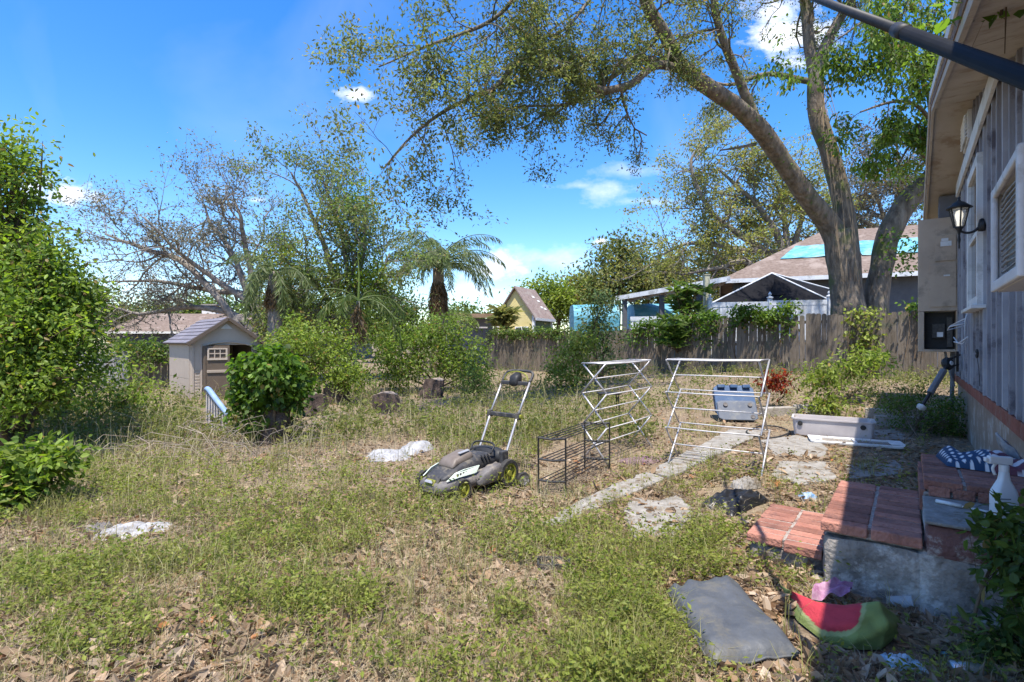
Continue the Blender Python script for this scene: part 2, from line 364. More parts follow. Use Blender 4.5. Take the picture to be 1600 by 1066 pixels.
# gable vent
vent = NB(); wbox(vent, .6, 1.3, .05, .09, 4.0, 4.36); vent = vent.build('gable_vent', M_white, house, bevel=.004)
for j in range(7):
    nb = NB(); c = Wp(.95, 4.04 + j * .047, .1); nb.box(c, (.62, .05, .012), [AX[0], list(unit(A(AX[1]) - A([0, 0, .8]))), list(unit(A([0, 0, 1.]) + .8 * A(AX[1])))]); nb.build('slat', M_white, vent)
# window
nb = NB(); wbox(nb, 1.27, 1.40, .03, .10, 1.84, 3.47); wbox(nb, 2.42, 2.50, .03, .10, 1.84, 3.47); wbox(nb, 1.40, 2.42, .03, .098, 3.36, 3.47); wbox(nb, 1.40, 2.42, .03, .098, 1.84, 1.94); wbox(nb, 1.40, 2.42, .03, .085, 2.62, 2.68)
win = nb.build('window', M_white, house, bevel=.004)
for za, zb, o in ((1.94, 2.62, .062), (2.68, 3.36, .068)):
    nb = NB(); wbox(nb, 1.40, 2.42, .054, o, za, zb); nb.build('pane', M_glass, win)
nb = NB(); wbox(nb, 1.22, 2.55, .03, .15, 1.80, 1.838); nb.build('sill', M_white, win, bevel=.004)
# roof, soffit, fascia
for ta, tb in ((1.2, T1 + .3), (T0 - .35, 1.2)):
    q = [Wp(ta, zr(ta) + .02, .45), Wp(tb, zr(tb) + .02, .45), Wp(tb, zr(tb) + .16, .45), Wp(ta, zr(ta) + .16, .45)]
    NB().prism(q, -8.6 * A([N[0], N[1], 0])).build('roof', M_shing, house)
    q = [Wp(ta, zr(ta) - .012, .41), Wp(tb, zr(tb) - .012, .41), Wp(tb, zr(tb) + .012, .41), Wp(ta, zr(ta) + .012, .41)]
    NB().prism(q, -.40 * A([N[0], N[1], 0])).build('soffit', M_soffit, house)
    q = [Wp(ta, zr(ta) - .05, .412), Wp(tb, zr(tb) - .05, .412), Wp(tb, zr(tb) + .17, .412), Wp(ta, zr(ta) + .17, .412)]
    f = NB().prism(q, .03 * A([N[0], N[1], 0])).build('fascia', M_soffit, house)
    q = [Wp(ta, zr(ta) + .10, .444), Wp(tb, zr(tb) + .10, .444), Wp(tb, zr(tb) + .19, .444), Wp(ta, zr(ta) + .19, .444)]
    NB().prism(q, .02 * A([N[0], N[1], 0])).build('drip_edge', M_white, f)

# meter cabinet and the grey box over it
M_tan = mat('tan_enamel', (.42, .32, .235), (.50, .39, .29), 2, .55, .08, 30, c3=(.30, .24, .18), s3=2.5)
cab = thing('meter_cabinet', 'tall tan metal meter cabinet with an open dark lower bay on the house wall', 'cabinet', Wp(-1.2, 1.27, .3))
nb = NB(); wbox(nb, -1.55, -1.22, .0, .55, 1.95, 3.5); wbox(nb, -1.55, -1.22, .0, .06, 1.27, 1.945); wbox(nb, -1.55, -1.22, .47, .55, 1.27, 1.945); wbox(nb, -1.55, -1.22, .06, .47, 1.27, 1.31); wbox(nb, -1.55, -1.5, .06, .47, 1.31, 1.945); nb.build('case', M_tan, cab, bevel=.006)
nb = NB(); wbox(nb, -1.215, -1.20, .06, .40, 2.02, 2.72); dd = nb.build('door', M_tan, cab, bevel=.004)
nb = NB(); wbox(nb, -1.197, -1.18, .14, .22, 2.52, 2.545); nb.build('handle', M_white, dd)
nb = NB(); wbox(nb, -1.215, -1.20, .06, .33, 2.78, 3.2); nb.build('upper_door', M_tan, cab, bevel=.004)
nb = NB(); wbox(nb, -1.196, -1.190, .12, .26, 3.02, 3.10); wbox(nb, -1.196, -1.189, .16, .25, 3.105, 3.15); nb.build('sticker', M_white, cab)
nb = NB(); wbox(nb, -1.495, -1.46, .07, .46, 1.315, 1.94); nb.build('bay_back', M_black, cab)
nb = NB(); wbox(nb, -1.455, -1.36, .2, .36, 1.5, 1.74); wbox(nb, -1.455, -1.38, .1, .17, 1.35, 1.85); nb.build('breaker', mat('bakelite', (.05, .045, .04), (.10, .09, .08), 30, .6), cab)
nb = NB(); wbox(nb, -1.357, -1.34, .22, .30, 1.52, 1.60); nb.build('breaker_tag', M_white, cab)
nb = NB(); nb.tube([Wp(-1.4, 1.3, .1), Wp(-1.4, .8, .1), Wp(-1.4, .0, .12)], .03, 8); nb.tube([Wp(-1.35, 1.3, .2), Wp(-1.3, 1.05, .16), Wp(-1.3, .7, .08)], .018, 6); nb.build('conduit', mat('grey_conduit', (.16, .16, .17), rough=.6), cab)
M_gbox = mat('dull_grey_box', (.115, .115, .13), (.15, .15, .165), 3, .6)
nb = NB(); wbox(nb, -1.50, -1.24, .0, .28, 3.505, 3.86)
tag(nb.build('wall_box', M_gbox, origin=Wp(-1.3, 3.505, .1), bevel=.006), 'dull grey metal box on top of the tan meter cabinet under the eave', 'box')

# carriage lamp
lp = thing('wall_lamp', 'black carriage lantern with glass panes on a curved arm beside the window', 'lamp', Wp(2.62, 2.62, .05))
nb = NB(); nb.lathe([(.0, -.002), (.055, 0), (.06, .012), (.04, .03), (.02, .04), (.0, .041)], Wp(2.62, 2.66, .05), (N[0], N[1], 0), 16); nb.lathe([(.0, 0), (.03, .005), (.035, .06), (.02, .13), (.0, .14)], Wp(2.62, 2.60, .07), (0, 0, 1), 10); nb.build('wall_plate', M_black, lp, smooth=True)
c = Wp(2.62, 2.73, .25)
nb = NB(); limb(nb, [Wp(2.62, 2.66, .08), Wp(2.62, 2.61, .13), Wp(2.62, 2.60, .19), Wp(2.62, 2.63, .25)], [.016, .014, .013, .012], 8); nb.lathe([(.0, -.30), (.008, -.28), (.006, -.24), (.016, -.2), (.008, -.15), (.018, -.1), (.03, -.08), (.045, -.06), (.0, -.058)], c, n=12); nb.build('arm', M_black, lp, smooth=True)
nb = NB()
for q in range(6):
    a0 = q * math.pi / 3; e = A([math.cos(a0), math.sin(a0), 0]); nb.beam(c + e * .045 + A([0, 0, -.06]), c + e * .085 + A([0, 0, .14]), .010, .010)
nb.lathe([(.088, .135), (.092, .145), (.088, .15)], c, n=6); nb.build('lantern_frame', M_black, lp)
nb = NB(); nb.lathe([(.0, .27), (.008, .262), (.014, .25), (.008, .235), (.02, .215), (.05, .20), (.075, .175), (.115, .142), (.11, .138), (.0, .15)], c, n=18); nb.build('lantern_roof', M_black, lp, smooth=True)
nb = NB(); nb.lathe([(.042, -.055), (.08, .134)], c, n=6); nb.build('glass', mat('lamp_glass', (.9, .9, .88), rough=.05, alpha=.25), lp)
nb = NB(); nb.lathe([(.0, -.05), (.02, -.045), (.022, .0), (.034, .05), (.036, .08), (.026, .11), (.0, .122)], c, n=12); nb.build('bulb', mat('bulb', (1, .93, .78), rough=.4, emit=.25), lp, smooth=True)

# window air conditioner
M_acw = mat('aged_white_enamel', (.55, .54, .55), (.66, .65, .66), 4, .5, c3=(.45, .43, .41), s3=5)
M_fin = mat('bare_condenser', (.20, .195, .19), (.34, .33, .32), 30, .45, .4, 90, metal=.5)
ac = thing('window_air_conditioner', 'off white window air conditioner with bent condenser fins sticking out of the wall', 'air conditioner', Wp(6.9, 1.68, .2))
a0, a1, zA, zB = 6.42, 7.22, 1.69, 2.19
nb = NB(); wbox(nb, a0, a1, .0, .33, zB - .03, zB); wbox(nb, a0, a1, .0, .33, zA, zA + .03); wbox(nb, a0, a0 + .025, .0, .33, zA + .03, zB - .03); wbox(nb, a1 - .025, a1, .0, .33, zA + .03, zB - .03); nb.build('case', M_acw, ac, bevel=.006)
nb = NB(); wbox(nb, a0, a0 + .05, .331, .355, zA, zB); wbox(nb, a1 - .05, a1, .331, .355, zA, zB); wbox(nb, a0 + .05, a1 - .05, .331, .353, zB - .045, zB); wbox(nb, a0 + .05, a1 - .05, .331, .353, zA, zA + .05); nb.build('rim', M_acw, ac, bevel=.008)
nb = NB(); wbox(nb, a0 + .03, a1 - .03, .25, .30, zA + .04, zB - .04); nb.build('condenser', M_fin, ac)
rr = np.random.default_rng(3)
for j in range(15):
    z = zA + .065 + j * .0265; nb = NB(); s = rr.uniform(-.008, .008); nb.tube([Wp(a0 + .05, z, .318), Wp(a0 + .25, z + s, .322), Wp(a0 + .5, z - s, .316), Wp(a1 - .05, z + s * .4, .32)], .0055, 5); nb.build('coil_tube', M_fin, ac)

# wire hanger, ring hook
M_wire = mat('white_coated_wire', (.60, .62, .66), rough=.4)
hg = thing('wire_hanger', 'white wire hose hanger hooked on the siding under the window', 'hanger', Wp(1.0, 1.5, .08))
for pts in ([(1.05, 1.84, .07), (1.05, 1.72, .10), (1.05, 1.45, .10), (1.0, 1.41, .12), (.9, 1.44, .2)], [(.55, 1.66, .07), (.55, 1.60, .25), (1.0, 1.64, .25), (1.05, 1.68, .1)], [(.55, 1.72, .07), (.55, 1.66, .22), (1.05, 1.74, .1)], [(1.15, 1.5, .08), (.95, 1.42, .16), (.85, 1.50, .2)]):
    nb = NB(); nb.tube([Wp(a, b, c_) for a, b, c_ in pts], .008, 6); nb.build('wire', M_wire, hg, smooth=True)
rg = NB(); cc = Wp(2.2, 1.31, .075); th = np.linspace(0, 2 * math.pi, 17)
rg.tube([cc + A(AX[0]) * math.cos(a) * .055 + A([0, 0, 1.]) * math.sin(a) * .042 for a in th], .012, 6); rg.tube([cc + A([0, 0, -.04]), Wp(2.2, 1.15, .06), Wp(2.23, .95, .055)], .004, 4)
tag(rg.build('hook_ring', M_black, origin=cc, smooth=True), 'small black ring hook with a cord on the grey siding', 'hook')

# garden tool leaning under the cabinet
tl = thing('garden_trimmer', 'black and grey long handled trimmer leaning at the corner under the meter cabinet', 'garden tool', G(1440, 640))
p, q = P(1486, 560, 7.7), P(1440, 636, 7.5); q[2] = max(q[2], .12)
nb = NB(); nb.tube([p, q], .022, 8); nb.build('shaft', M_black, tl)
nb = NB(); nb.tube([p + (q - p) * .25, p + (q - p) * .72], .045, 8); nb.build('sleeve', mat('grey_plastic', (.16, .16, .17), rough=.5), tl)
nb = NB(); nb.lathe([(.0, -.04), (.08, -.04), (.10, 0), (.08, .04), (.0, .05)], p + A([-.05, 0, -.08]), (.3, -1, .2), 14); nb.lathe([(.0, .05), (.035, .05), (.03, .062), (.0, .063)], p + A([-.05, 0, -.08]), (.3, -1, .2), 14, 1); nb.build('motor_housing', [M_black, M_white], tl, smooth=False)
nb = NB(); nb.lathe([(.0, -.05), (.05, -.04), (.06, 0), (.05, .03), (.0, .04)], q, (.5, -.3, 1), 12); nb.build('cutting_head', M_white, tl, smooth=True)
nb = NB(); nb.beam(p + A([.02, 0, .0]), p + A([.22, .1, .05]), .02); nb.beam(p + A([.02, 0, -.12]), p + A([.2, .1, -.1]), .02); nb.beam(p + A([.1, .0, .1]), p + A([.14, .05, -.2]), .03); nb.build('bracket', M_black, tl)

# ------------------------------------------------------------------ brick steps
O = A([1.556, 3.42])
def S(a, b, z): q = O + D * a - N * b; return A([q[0], q[1], z])
SX = [[D[0], D[1], 0], [-N[0], -N[1], 0], [0, 0, 1]]
def sbox(nb, a0, a1, b0, b1, z0, z1, mat=0): return nb.box((S(a0, b0, z0) + S(a1, b1, z1)) / 2, (a1 - a0, b1 - b0, z1 - z0), SX, mat)
M_brick = mat('painted_red_brick', (.27, .115, .085), (.37, .175, .13), 9, .9, .8, 45, rnd=.3, c3=(.21, .10, .08), s3=7)
M_mort = mat('pale_mortar', (.26, .22, .19), (.48, .43, .39), 30, .95, .9, 60, c3=(.20, .12, .10), s3=9)
M_mason = mat('worn_step_masonry', (.13, .11, .095), (.40, .355, .315), 5, .95, 1.0, 26, c3=(.52, .48, .44), s3=4.5)
M_maroon = mat('worn_maroon_paint', (.125, .06, .055), (.20, .10, .09), 6, .85, .6, 40, c3=(.44, .41, .38), s3=4)
st = thing('brick_steps', 'brick steps with worn masonry sides leading to the house wall', 'steps', S(.4, .8, 0))
def rough_box(name, m, a0, a1, b0, b1, z0, z1, amp=.014, seed=0):
    nb = NB(); cen = S((a0 + a1) / 2, (b0 + b1) / 2, (z0 + z1) / 2); ax = A(SX, float); hf = A([a1 - a0, b1 - b0, z1 - z0]) / 2
    for k_ in range(3):
        i_, j_ = (k_ + 1) % 3, (k_ + 2) % 3
        for sg in (-1, 1):
            nu, nv = max(3, int(hf[i_] * 2 / .035)), max(3, int(hf[j_] * 2 / .035)); g = np.zeros((nu, nv, 3)); u, v = np.meshgrid(np.linspace(-1, 1, nu), np.linspace(-1, 1, nv), indexing='ij')
            if sg < 0: u, v = u[::-1], v[::-1] if False else v
            g[..., k_] = sg * hf[k_]; g[..., i_] = u * hf[i_]; g[..., j_] = v * hf[j_]
            q = g / hf; rd = np.sum(np.abs(q) > .93, -1) >= 2; w_ = cen + g @ ax
            dn = np.stack([fbm(w_ * 9 + 31 * e + seed, 3) - .5 for e in range(3)], -1) * amp * 2; nb.grid(w_ + dn - (rd * .012)[..., None] * (np.sign(q) * (np.abs(q) > .93)) @ ax)
    return nb.build(name, m, st, smooth=True)
rough_box('step_core', M_mason, .02, .78, .02, .46, -.1, .105); rough_box('step_core', M_mason, -.18, .91, .462, .93, -.1, .33, seed=5)
rough_box('side_block', M_mason, -.19, .37, .90, 1.5, -.1, .33, .016, 9)
rough_box('painted_block', M_maroon, -.192, .365, .932, 1.52, .31, .488, .010, 13)
nb = NB(); sbox(nb, -.21, .35, .93, 1.52, .492, .51); nb.build('ledge', M_conc, st, bevel=.006)
nb = NB(); sbox(nb, .36, 1.30, .935, 1.5, -.1, .53); nb.build('landing_core', M_mason, st, bevel=.01)
for (a0, a1, b0, b1, z) in ((.03, .77, .03, .45, .107), (-.17, .90, .475, .92, .337), (.38, 1.29, .955, 1.49, .532)):
    nb = NB(); sbox(nb, a0, a1, b0, b1, z, z + .0590); nb.build('mortar_bed', M_mort, st)
rr = np.random.default_rng(11)
def bricks(a0, a1, b0, b1, ztop, cols, pitch, off=0):
    n = int(round((a1 - a0) / pitch)); w = (b1 - b0) / cols
    for c_ in range(cols):
        for i in range(n):
            nb = NB(); ca = a0 + (i + .5) * (a1 - a0) / n + (off * c_); cb = b0 + (c_ + .5) * w; dz = rr.normal(0, .0015); e = rr.normal(0, .012)
            ax = A(SX, float); ax2 = [ax[0] * math.cos(e) + ax[1] * math.sin(e), ax[1] * math.cos(e) - ax[0] * math.sin(e), ax[2]]
            nb.box(S(ca, cb, ztop - .028 + dz), ((a1 - a0) / n - .016, w - .016, .058), ax2); nb.build('brick', M_brick, st, bevel=rr.uniform(.004, .011))
bricks(0, .80, 0, .455, .172, 2, .1, -.045)
bricks(-.20, .92, .45, .93, .402, 2, .102)
bricks(.36, 1.30, .93, 1.52, .60, 3, .104)
for i in range(5):                                  # soldier row on the landing's near face
    nb = NB(); sbox(nb, .345, .358, .96 + i * .112, .96 + i * .112 + .10, .512, .57); nb.build('brick', M_brick, st, bevel=.004)
for i in range(9):                                  # riser face of the landing over the second step
    nb = NB(); sbox(nb, .37 + i * .103, .37 + i * .103 + .095, .918, .948, .41, .54); nb.build('brick', M_brick, st, bevel=.004)
# ------------------------------------------------------------------ fences
M_fwood = mat('weathered_fence_wood', (.10, .08, .06), (.215, .175, .135), 5, .9, .5, 40, stretch=(6, 6, .6), rnd=.22, c3=(.10, .10, .07), s3=1.5)
FA, FB = A([0.0 - 1.4, 27.2]), A([11.4, 12.8])        # far left end, near right end of the board fence
def fence_at(px):          # where the sight line of column px meets the fence line
    k = (px - 800) / F; d = FB - FA; s = (k * FA[1] - FA[0]) / (d[0] - k * d[1]); return FA + d * s
fd = unit(FB - FA); fn = A([-fd[1], fd[0]])
fn = fn if fn @ A([0, -1]) > 0 else -fn
fen = thing('board_fence', 'tall weathered grey wooden board fence closing the back of the yard', 'fence', ground(*fence_at(1200)))
rr = np.random.default_rng(5); s = 0.0; Lf = np.linalg.norm(FB - FA); k = 0
while s < Lf:
    w = .135 + rr.uniform(-.01, .012); q = FA + fd * (s + w / 2); z = float(gz(*q)); hh = 1.83 + rr.normal(0, .025) - (.06 if k % 17 == 3 else 0); e = rr.normal(0, .008)
    a = A([fd[0], fd[1], 0]); up = unit(A([0, 0, 1.]) + a * e); c = A([q[0], q[1], z - .1]); o = A([fn[0], fn[1], 0]) * rr.uniform(0, .012)
    pl = [c - a * w / 2, c + a * w / 2, c + a * w / 2 + up * (hh + .06), c + a * w * .3 + up * (hh + .1), c - a * w * .3 + up * (hh + .1), c - a * w / 2 + up * (hh + .06)]
    NB().prism([x + o for x in pl], A([fn[0], fn[1], 0]) * .018).build('board', M_fwood, fen); s += w + .006 + (.012 if rr.random() < .1 else 0); k += 1
for zz in (.3, .95, 1.6):
    nb = NB(); st_ = np.linspace(0, Lf, 12)
    for i in range(11):
        a, b = FA + fd * st_[i] - fn * .03, FA + fd * st_[i + 1] - fn * .03; nb.beam([*a, float(gz(*a)) + zz], [*b, float(gz(*b)) + zz], .04, .09)
    nb.build('rail', M_fwood, fen)
# white vinyl fence behind it
M_vinyl = mat('grimy_white_vinyl', (.50, .52, .57), (.66, .68, .72), 2.5, .6, c3=(.36, .37, .38), s3=2)
vf = thing('vinyl_fence', 'grimy white vinyl panel fence with capped posts behind the board fence', 'fence', (7.5, 19.2, .3))
def vpan(pa, pb, Ya, Yb, top):
    a, b = P(pa, top, Ya), P(pb, top, Yb); a[2] = b[2] = (a[2] + b[2]) / 2
    for zz, hh in ((-.09, .18), (-1.4, .14)):
        nb = NB(); nb.beam(a + [0, 0, zz], b + [0, 0, zz], .05, hh); nb.build('rail', M_vinyl, vf)
    n = 7
    for i in range(n):
        nb = NB(); u, v = a + (b - a) * (i + .03) / n, a + (b - a) * (i + .97) / n; nb.beam(u + [0, 0, -.75], v + [0, 0, -.75], .025, 1.14); nb.build('panel', M_vinyl, vf)
def vpost(px, Y, top):
    c = P(px, top, Y); nb = NB(); nb.box(c + [0, 0, -.95], (.13, .13, 2.1)); po = nb.build('post', M_vinyl, vf, bevel=.006)
    nb = NB(); nb.lathe([(.12, .10), (.12, .13), (.05, .16), (.04, .2), (.065, .24), (.05, .28), (.0, .34)], c, n=8); nb.build('post_cap', M_vinyl, po)
vpan(1112, 1200, 19.4, 19.0, 472); vpan(1206, 1292, 19.0, 18.6, 469); vpost(1109, 19.42, 472); vpost(1203, 19.0, 470); vpost(1296, 18.6, 468)
vpan(985, 1105, 20.6, 19.5, 494)
# pale fence at the left, half hidden
M_pale = mat('faded_pale_boards', (.40, .37, .37), (.53, .50, .50), 4, .9, .3, 40, stretch=(5, 5, .6), rnd=.12)
lf = thing('pale_fence', 'faded pale plank fence half hidden by shrubs beside the storage shed', 'fence', (-11.6, 13.4, 0))
a, b = A([-14.5, 12.0]), A([-10.6, 15.9]); fd2 = unit(b - a); Ll = np.linalg.norm(b - a); i = 0; s = 0
while s < Ll:
    q = a + fd2 * s; z = float(gz(*q)); nb = NB(); nb.box([*q, z + .52 + rr.normal(0, .015)], (.15, .02, 1.25), [[*fd2, 0], [-fd2[1], fd2[0], 0], [0, 0, 1]]); nb.build('plank', M_pale if s < Ll * .8 else M_fwood, lf); s += .162
nb = NB()
for zz in (.25, .9): nb.beam([*(a + A([-fd2[1], fd2[0]]) * .03), zz], [*(b + A([-fd2[1], fd2[0]]) * .03), zz], .04, .08)
nb.build('rail', M_pale, lf)

# ------------------------------------------------------------------ storage shed
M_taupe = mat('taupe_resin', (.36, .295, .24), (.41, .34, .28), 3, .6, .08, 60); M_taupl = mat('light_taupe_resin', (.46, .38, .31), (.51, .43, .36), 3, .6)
M_brown = mat('brown_resin', (.115, .085, .062), (.14, .105, .08), 4, .6, .1, 60); M_slate = mat('grey_resin_tile', (.15, .135, .155), (.20, .185, .205), 5, .6, rnd=.1)
sc0 = G(297, 626); fx, sx = A([.71, .704]), A([-.704, .71]); ws, ds = 1.62, 2.2
def Q(a, b, z): q = sc0[:2] + fx * a + sx * b; return A([q[0], q[1], sc0[2] + z])
QX = [[*fx, 0], [*sx, 0], [0, 0, 1]]
def qbox(nb, a0, a1, b0, b1, z0, z1, mat=0): return nb.box((Q(a0, b0, z0) + Q(a1, b1, z1)) / 2, (a1 - a0, b1 - b0, z1 - z0), QX, mat)
shd = thing('storage_shed', 'taupe resin storage shed with grey tiled roof and open brown doors', 'shed', Q(ws / 2, ds / 2, 0))
ez, pz = 1.46, 2.03
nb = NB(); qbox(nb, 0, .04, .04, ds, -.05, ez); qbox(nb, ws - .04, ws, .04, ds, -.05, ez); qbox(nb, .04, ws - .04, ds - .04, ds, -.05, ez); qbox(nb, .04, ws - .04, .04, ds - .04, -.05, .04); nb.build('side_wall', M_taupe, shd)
for i in range(2):
    nb = NB(); qbox(nb, -.012, -.002, .06, ds - .05, .02 + i * .5, (.51 if i == 0 else ez - .01)); nb.build('wall_panel', M_taupe, shd, bevel=.004)
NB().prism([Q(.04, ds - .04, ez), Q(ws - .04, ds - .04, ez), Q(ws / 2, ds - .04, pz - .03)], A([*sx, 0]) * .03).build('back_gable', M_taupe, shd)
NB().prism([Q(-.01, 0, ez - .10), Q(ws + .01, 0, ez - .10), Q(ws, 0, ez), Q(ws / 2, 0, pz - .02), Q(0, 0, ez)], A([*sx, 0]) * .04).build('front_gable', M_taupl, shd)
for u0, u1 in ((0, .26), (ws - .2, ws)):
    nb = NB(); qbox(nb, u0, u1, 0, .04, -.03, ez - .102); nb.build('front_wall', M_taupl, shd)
for i in range(10):
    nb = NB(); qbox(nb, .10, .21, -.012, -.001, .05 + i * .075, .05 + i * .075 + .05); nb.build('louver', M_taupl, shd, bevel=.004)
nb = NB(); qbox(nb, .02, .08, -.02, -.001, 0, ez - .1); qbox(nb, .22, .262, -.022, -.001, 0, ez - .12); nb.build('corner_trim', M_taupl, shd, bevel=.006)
NB().prism([Q(ws / 2 - .14, -.012, pz - .26), Q(ws / 2 + .14, -.012, pz - .26), Q(ws / 2, -.012, pz - .13)], A([*sx, 0]) * .011).build('gable_vent', M_white, shd)
arch = [Q(.26 + 1.15 * u, -.02, ez - .12 + .09 * math.sin(u * math.pi)) for u in np.linspace(0, 1, 11)]
nb = NB(); nb.tube(arch, .022, 6); nb.build('door_arch', M_taupl, shd)
for sgn in (0, 1):                                  # roof: tile courses on both slopes
    e0, e1 = (Q(-.10, -.16, ez - .09), Q(ws / 2, -.16, pz)) if sgn == 0 else (Q(ws + .10, -.16, ez - .09), Q(ws / 2, -.16, pz))
    sl = e1 - e0; nrm = unit(np.cross(sl, A([*sx, 0]))); nrm = nrm if nrm[2] > 0 else -nrm; ext = A([*sx, 0]) * (ds + .3)
    NB().prism([e0, e1, e1 + nrm * .03, e0 + nrm * .03], ext).build('roof_panel', M_brown, shd)
    for i in range(7):
        u, v = e0 + sl * i / 7, e0 + sl * (i + 1) / 7
        for j in range(6):
            p0 = ext * j / 6; NB().prism([u + p0 + nrm * .032, v + p0 + nrm * .032, v + p0 + nrm * .04, u + p0 + nrm * .058], ext / 6 * .985).build('roof_tile', M_slate, shd)
    nb = NB(); nb.beam(e0 + A([*sx, 0]) * -.012, e1 + A([*sx, 0]) * -.012, .02, .075); nb.build('barge_board', M_brown, shd)
def door(h0, ax_, flip, dname):
    ax_ = unit(A([*ax_, 0.])); o = np.cross(ax_, A([0, 0, 1.])) * flip; w = .58; X = [ax_, o, A([0, 0, 1.])]
    def bx(nb, u0, u1, d0, d1, z0, z1): return nb.box(h0 + ax_ * (u0 + u1) / 2 + o * (d0 + d1) / 2 + A([0, 0, (z0 + z1) / 2]), (u1 - u0, d1 - d0, z1 - z0), X)
    nb = NB(); bx(nb, 0, w, 0, .03, .03, ez - .12); dr = nb.build(dname, M_brown, shd, bevel=.006)
    nb = NB(); bx(nb, .0, .06, .031, .045, .03, ez - .13); bx(nb, w - .06, w, .031, .045, .03, ez - .13); nb.build('stile', M_brown, dr, bevel=.004)
    nb = NB(); bx(nb, .08, w - .06, .031, .055, .66, .73); nb.build('cross_rail', M_taupe, dr, bevel=.006)
    nb = NB(); z0, z1 = .98, 1.28
    bx(nb, .09, .13, .031, .055, z0, z1); bx(nb, w - .09, w - .05, .031, .055, z0, z1); bx(nb, .13, w - .09, .031, .054, z1 - .035, z1); bx(nb, .13, w - .09, .031, .054, z0, z0 + .05); bx(nb, .13, w - .09, .031, .05, .5 * (z0 + z1), .5 * (z0 + z1) + .02)
    for i in (1, 2): bx(nb, .13 + i * .12 - .01, .13 + i * .12 + .01, .031, .049, z0 + .05, z1 - .035)
    wf = nb.build('door_window', M_taupl, dr)
    nb = NB(); bx(nb, .13, w - .09, .0305, .036, z0 + .05, z1 - .035); nb.build('pane', M_glass, wf)
    nb = NB(); bx(nb, w - .05, w - .03, .046, .07, .6, .76); nb.build('handle', M_black, dr)
door(Q(.27, -.03, 0), fx - sx * .18, 1, 'door')
door(Q(ws - .2, -.03, 0), fx * .9 - sx * .45, -1, 'door')
nb = NB(); nb.box(Q(.8, .9, .29), (.4, .5, .48), QX); tag(nb.build('storage_box', M_black, origin=Q(.8, .9, .05), bevel=.01), 'low dark box inside the open storage shed', 'box')
nb = NB(); nb.box(Q(1.1, 1.5, .5), (.3, .3, .9), QX); tag(nb.build('storage_box', M_brown, origin=Q(1.1, 1.5, .05), bevel=.01), 'tall narrow brown box at the back inside the storage shed', 'box')

# ------------------------------------------------------------------ buildings beyond the yard
def gable_house(name, label, c, wx, dy, rot, z0, ez_, pz_, mwall, mroof, over=.3, mgable=None):
    """ridge along local x; c = centre"""
    ca, sa = math.cos(rot), math.sin(rot); ex, ey = A([ca, sa, 0]), A([-sa, ca, 0]); c = A([c[0], c[1], 0.]); t = thing(name, label, 'house', c)
    L_ = lambda x, y, z: c + ex * x + ey * y + A([0, 0, z])
    nb = NB(); nb.box(L_(0, 0, (z0 + ez_) / 2), (wx, dy, ez_ - z0), [ex, ey, [0, 0, 1]]); nb.build('wall', mwall, t)
    for s_ in (-1, 1):
        NB().prism([L_(s_ * wx / 2, -dy / 2, ez_), L_(s_ * wx / 2, dy / 2, ez_), L_(s_ * wx / 2, 0, pz_)], -s_ * ex * .1).build('gable', mgable or mwall, t)
        sl = (pz_ - ez_) / (dy / 2); y0 = dy / 2 + over
        NB().prism([L_(-wx / 2 - over, s_ * y0, ez_ - sl * over), L_(-wx / 2 - over, 0, pz_ + .02), L_(-wx / 2 - over, 0, pz_ + .14), L_(-wx / 2 - over, s_ * y0, ez_ - sl * over + .12)], ex * (wx + 2 * over)).build('roof', mroof, t)
        nb = NB(); nb.beam(L_(-wx / 2 - over, s_ * (y0 + .02), ez_ - sl * over + .04), L_(wx / 2 + over, s_ * (y0 + .02), ez_ - sl * over + .04), .03, .16); nb.build('fascia', M_white, t)
    return t, L_, ex, ey
M_yel = mat('pale_yellow_boards', (.58, .48, .20), (.64, .54, .26), 3, .8); M_grn = mat('moss_green_boards', (.10, .14, .075), (.13, .17, .09), 3, .8)
M_gwall = mat('dark_grey_wall', (.075, .08, .095), (.10, .105, .12), 3, .85); M_oldroof = mat('weathered_grey_brown_shingle', (.17, .125, .11), (.30, .23, .21), 8, .95, .5, 20, c3=(.27, .23, .205), s3=1.6)
M_roofb = mat('faded_brown_shingle', (.125, .09, .073), (.215, .165, .14), 6, .95, .6, 16, c3=(.25, .20, .175), s3=.9)
# two tone little house
yh, L_, ex, ey = gable_house('garden_house', 'small two tone yellow and green gabled house with weathered roof', (.85, 33.2), 2.6, 2.5, math.radians(62), -.2, 3.05, 4.75, M_grn, M_oldroof, .22, M_yel)
nb = NB(); nb.box(L_(-1.315, 0, 1.42), (.02, 2.48, 3.24), [ex, ey, [0, 0, 1]]); nb.build('gable_wall', M_yel, yh)
nb = NB(); nb.box(L_(-1.34, -.45, 2.0), (.04, .95, .7), [ex, ey, [0, 0, 1]]); w_ = nb.build('window', M_white, yh)
for o_ in (-.22, .22):
    nb = NB(); nb.box(L_(-1.365, -.45 + o_, 2.0), (.02, .36, .56), [ex, ey, [0, 0, 1]]); nb.build('pane', M_glass, w_)
for x_, y_ in ((-1.32, -1.25), (1.32, -1.25), (-1.32, 1.25)):
    nb = NB(); nb.box(L_(x_, y_, 1.4), (.16, .16, 3.2), [ex, ey, [0, 0, 1]]); nb.build('corner_board', M_white, yh)
for x_, s_ in ((.3, .35), (.7, .5), (.95, .8), (.55, .75)):
    nb = NB(); a_ = L_(x_, -1.25 * s_ - .0, 4.75 - 1.36 * 1.25 * s_ + .155); nb.box(a_, (.3, .16, .02), [ex, unit(-ey + A([0, 0, -1.36]) * 1.0), unit(A([0, 0, 1.]) - ey * 1.36)]); nb.build('missing_shingle', M_white, yh)
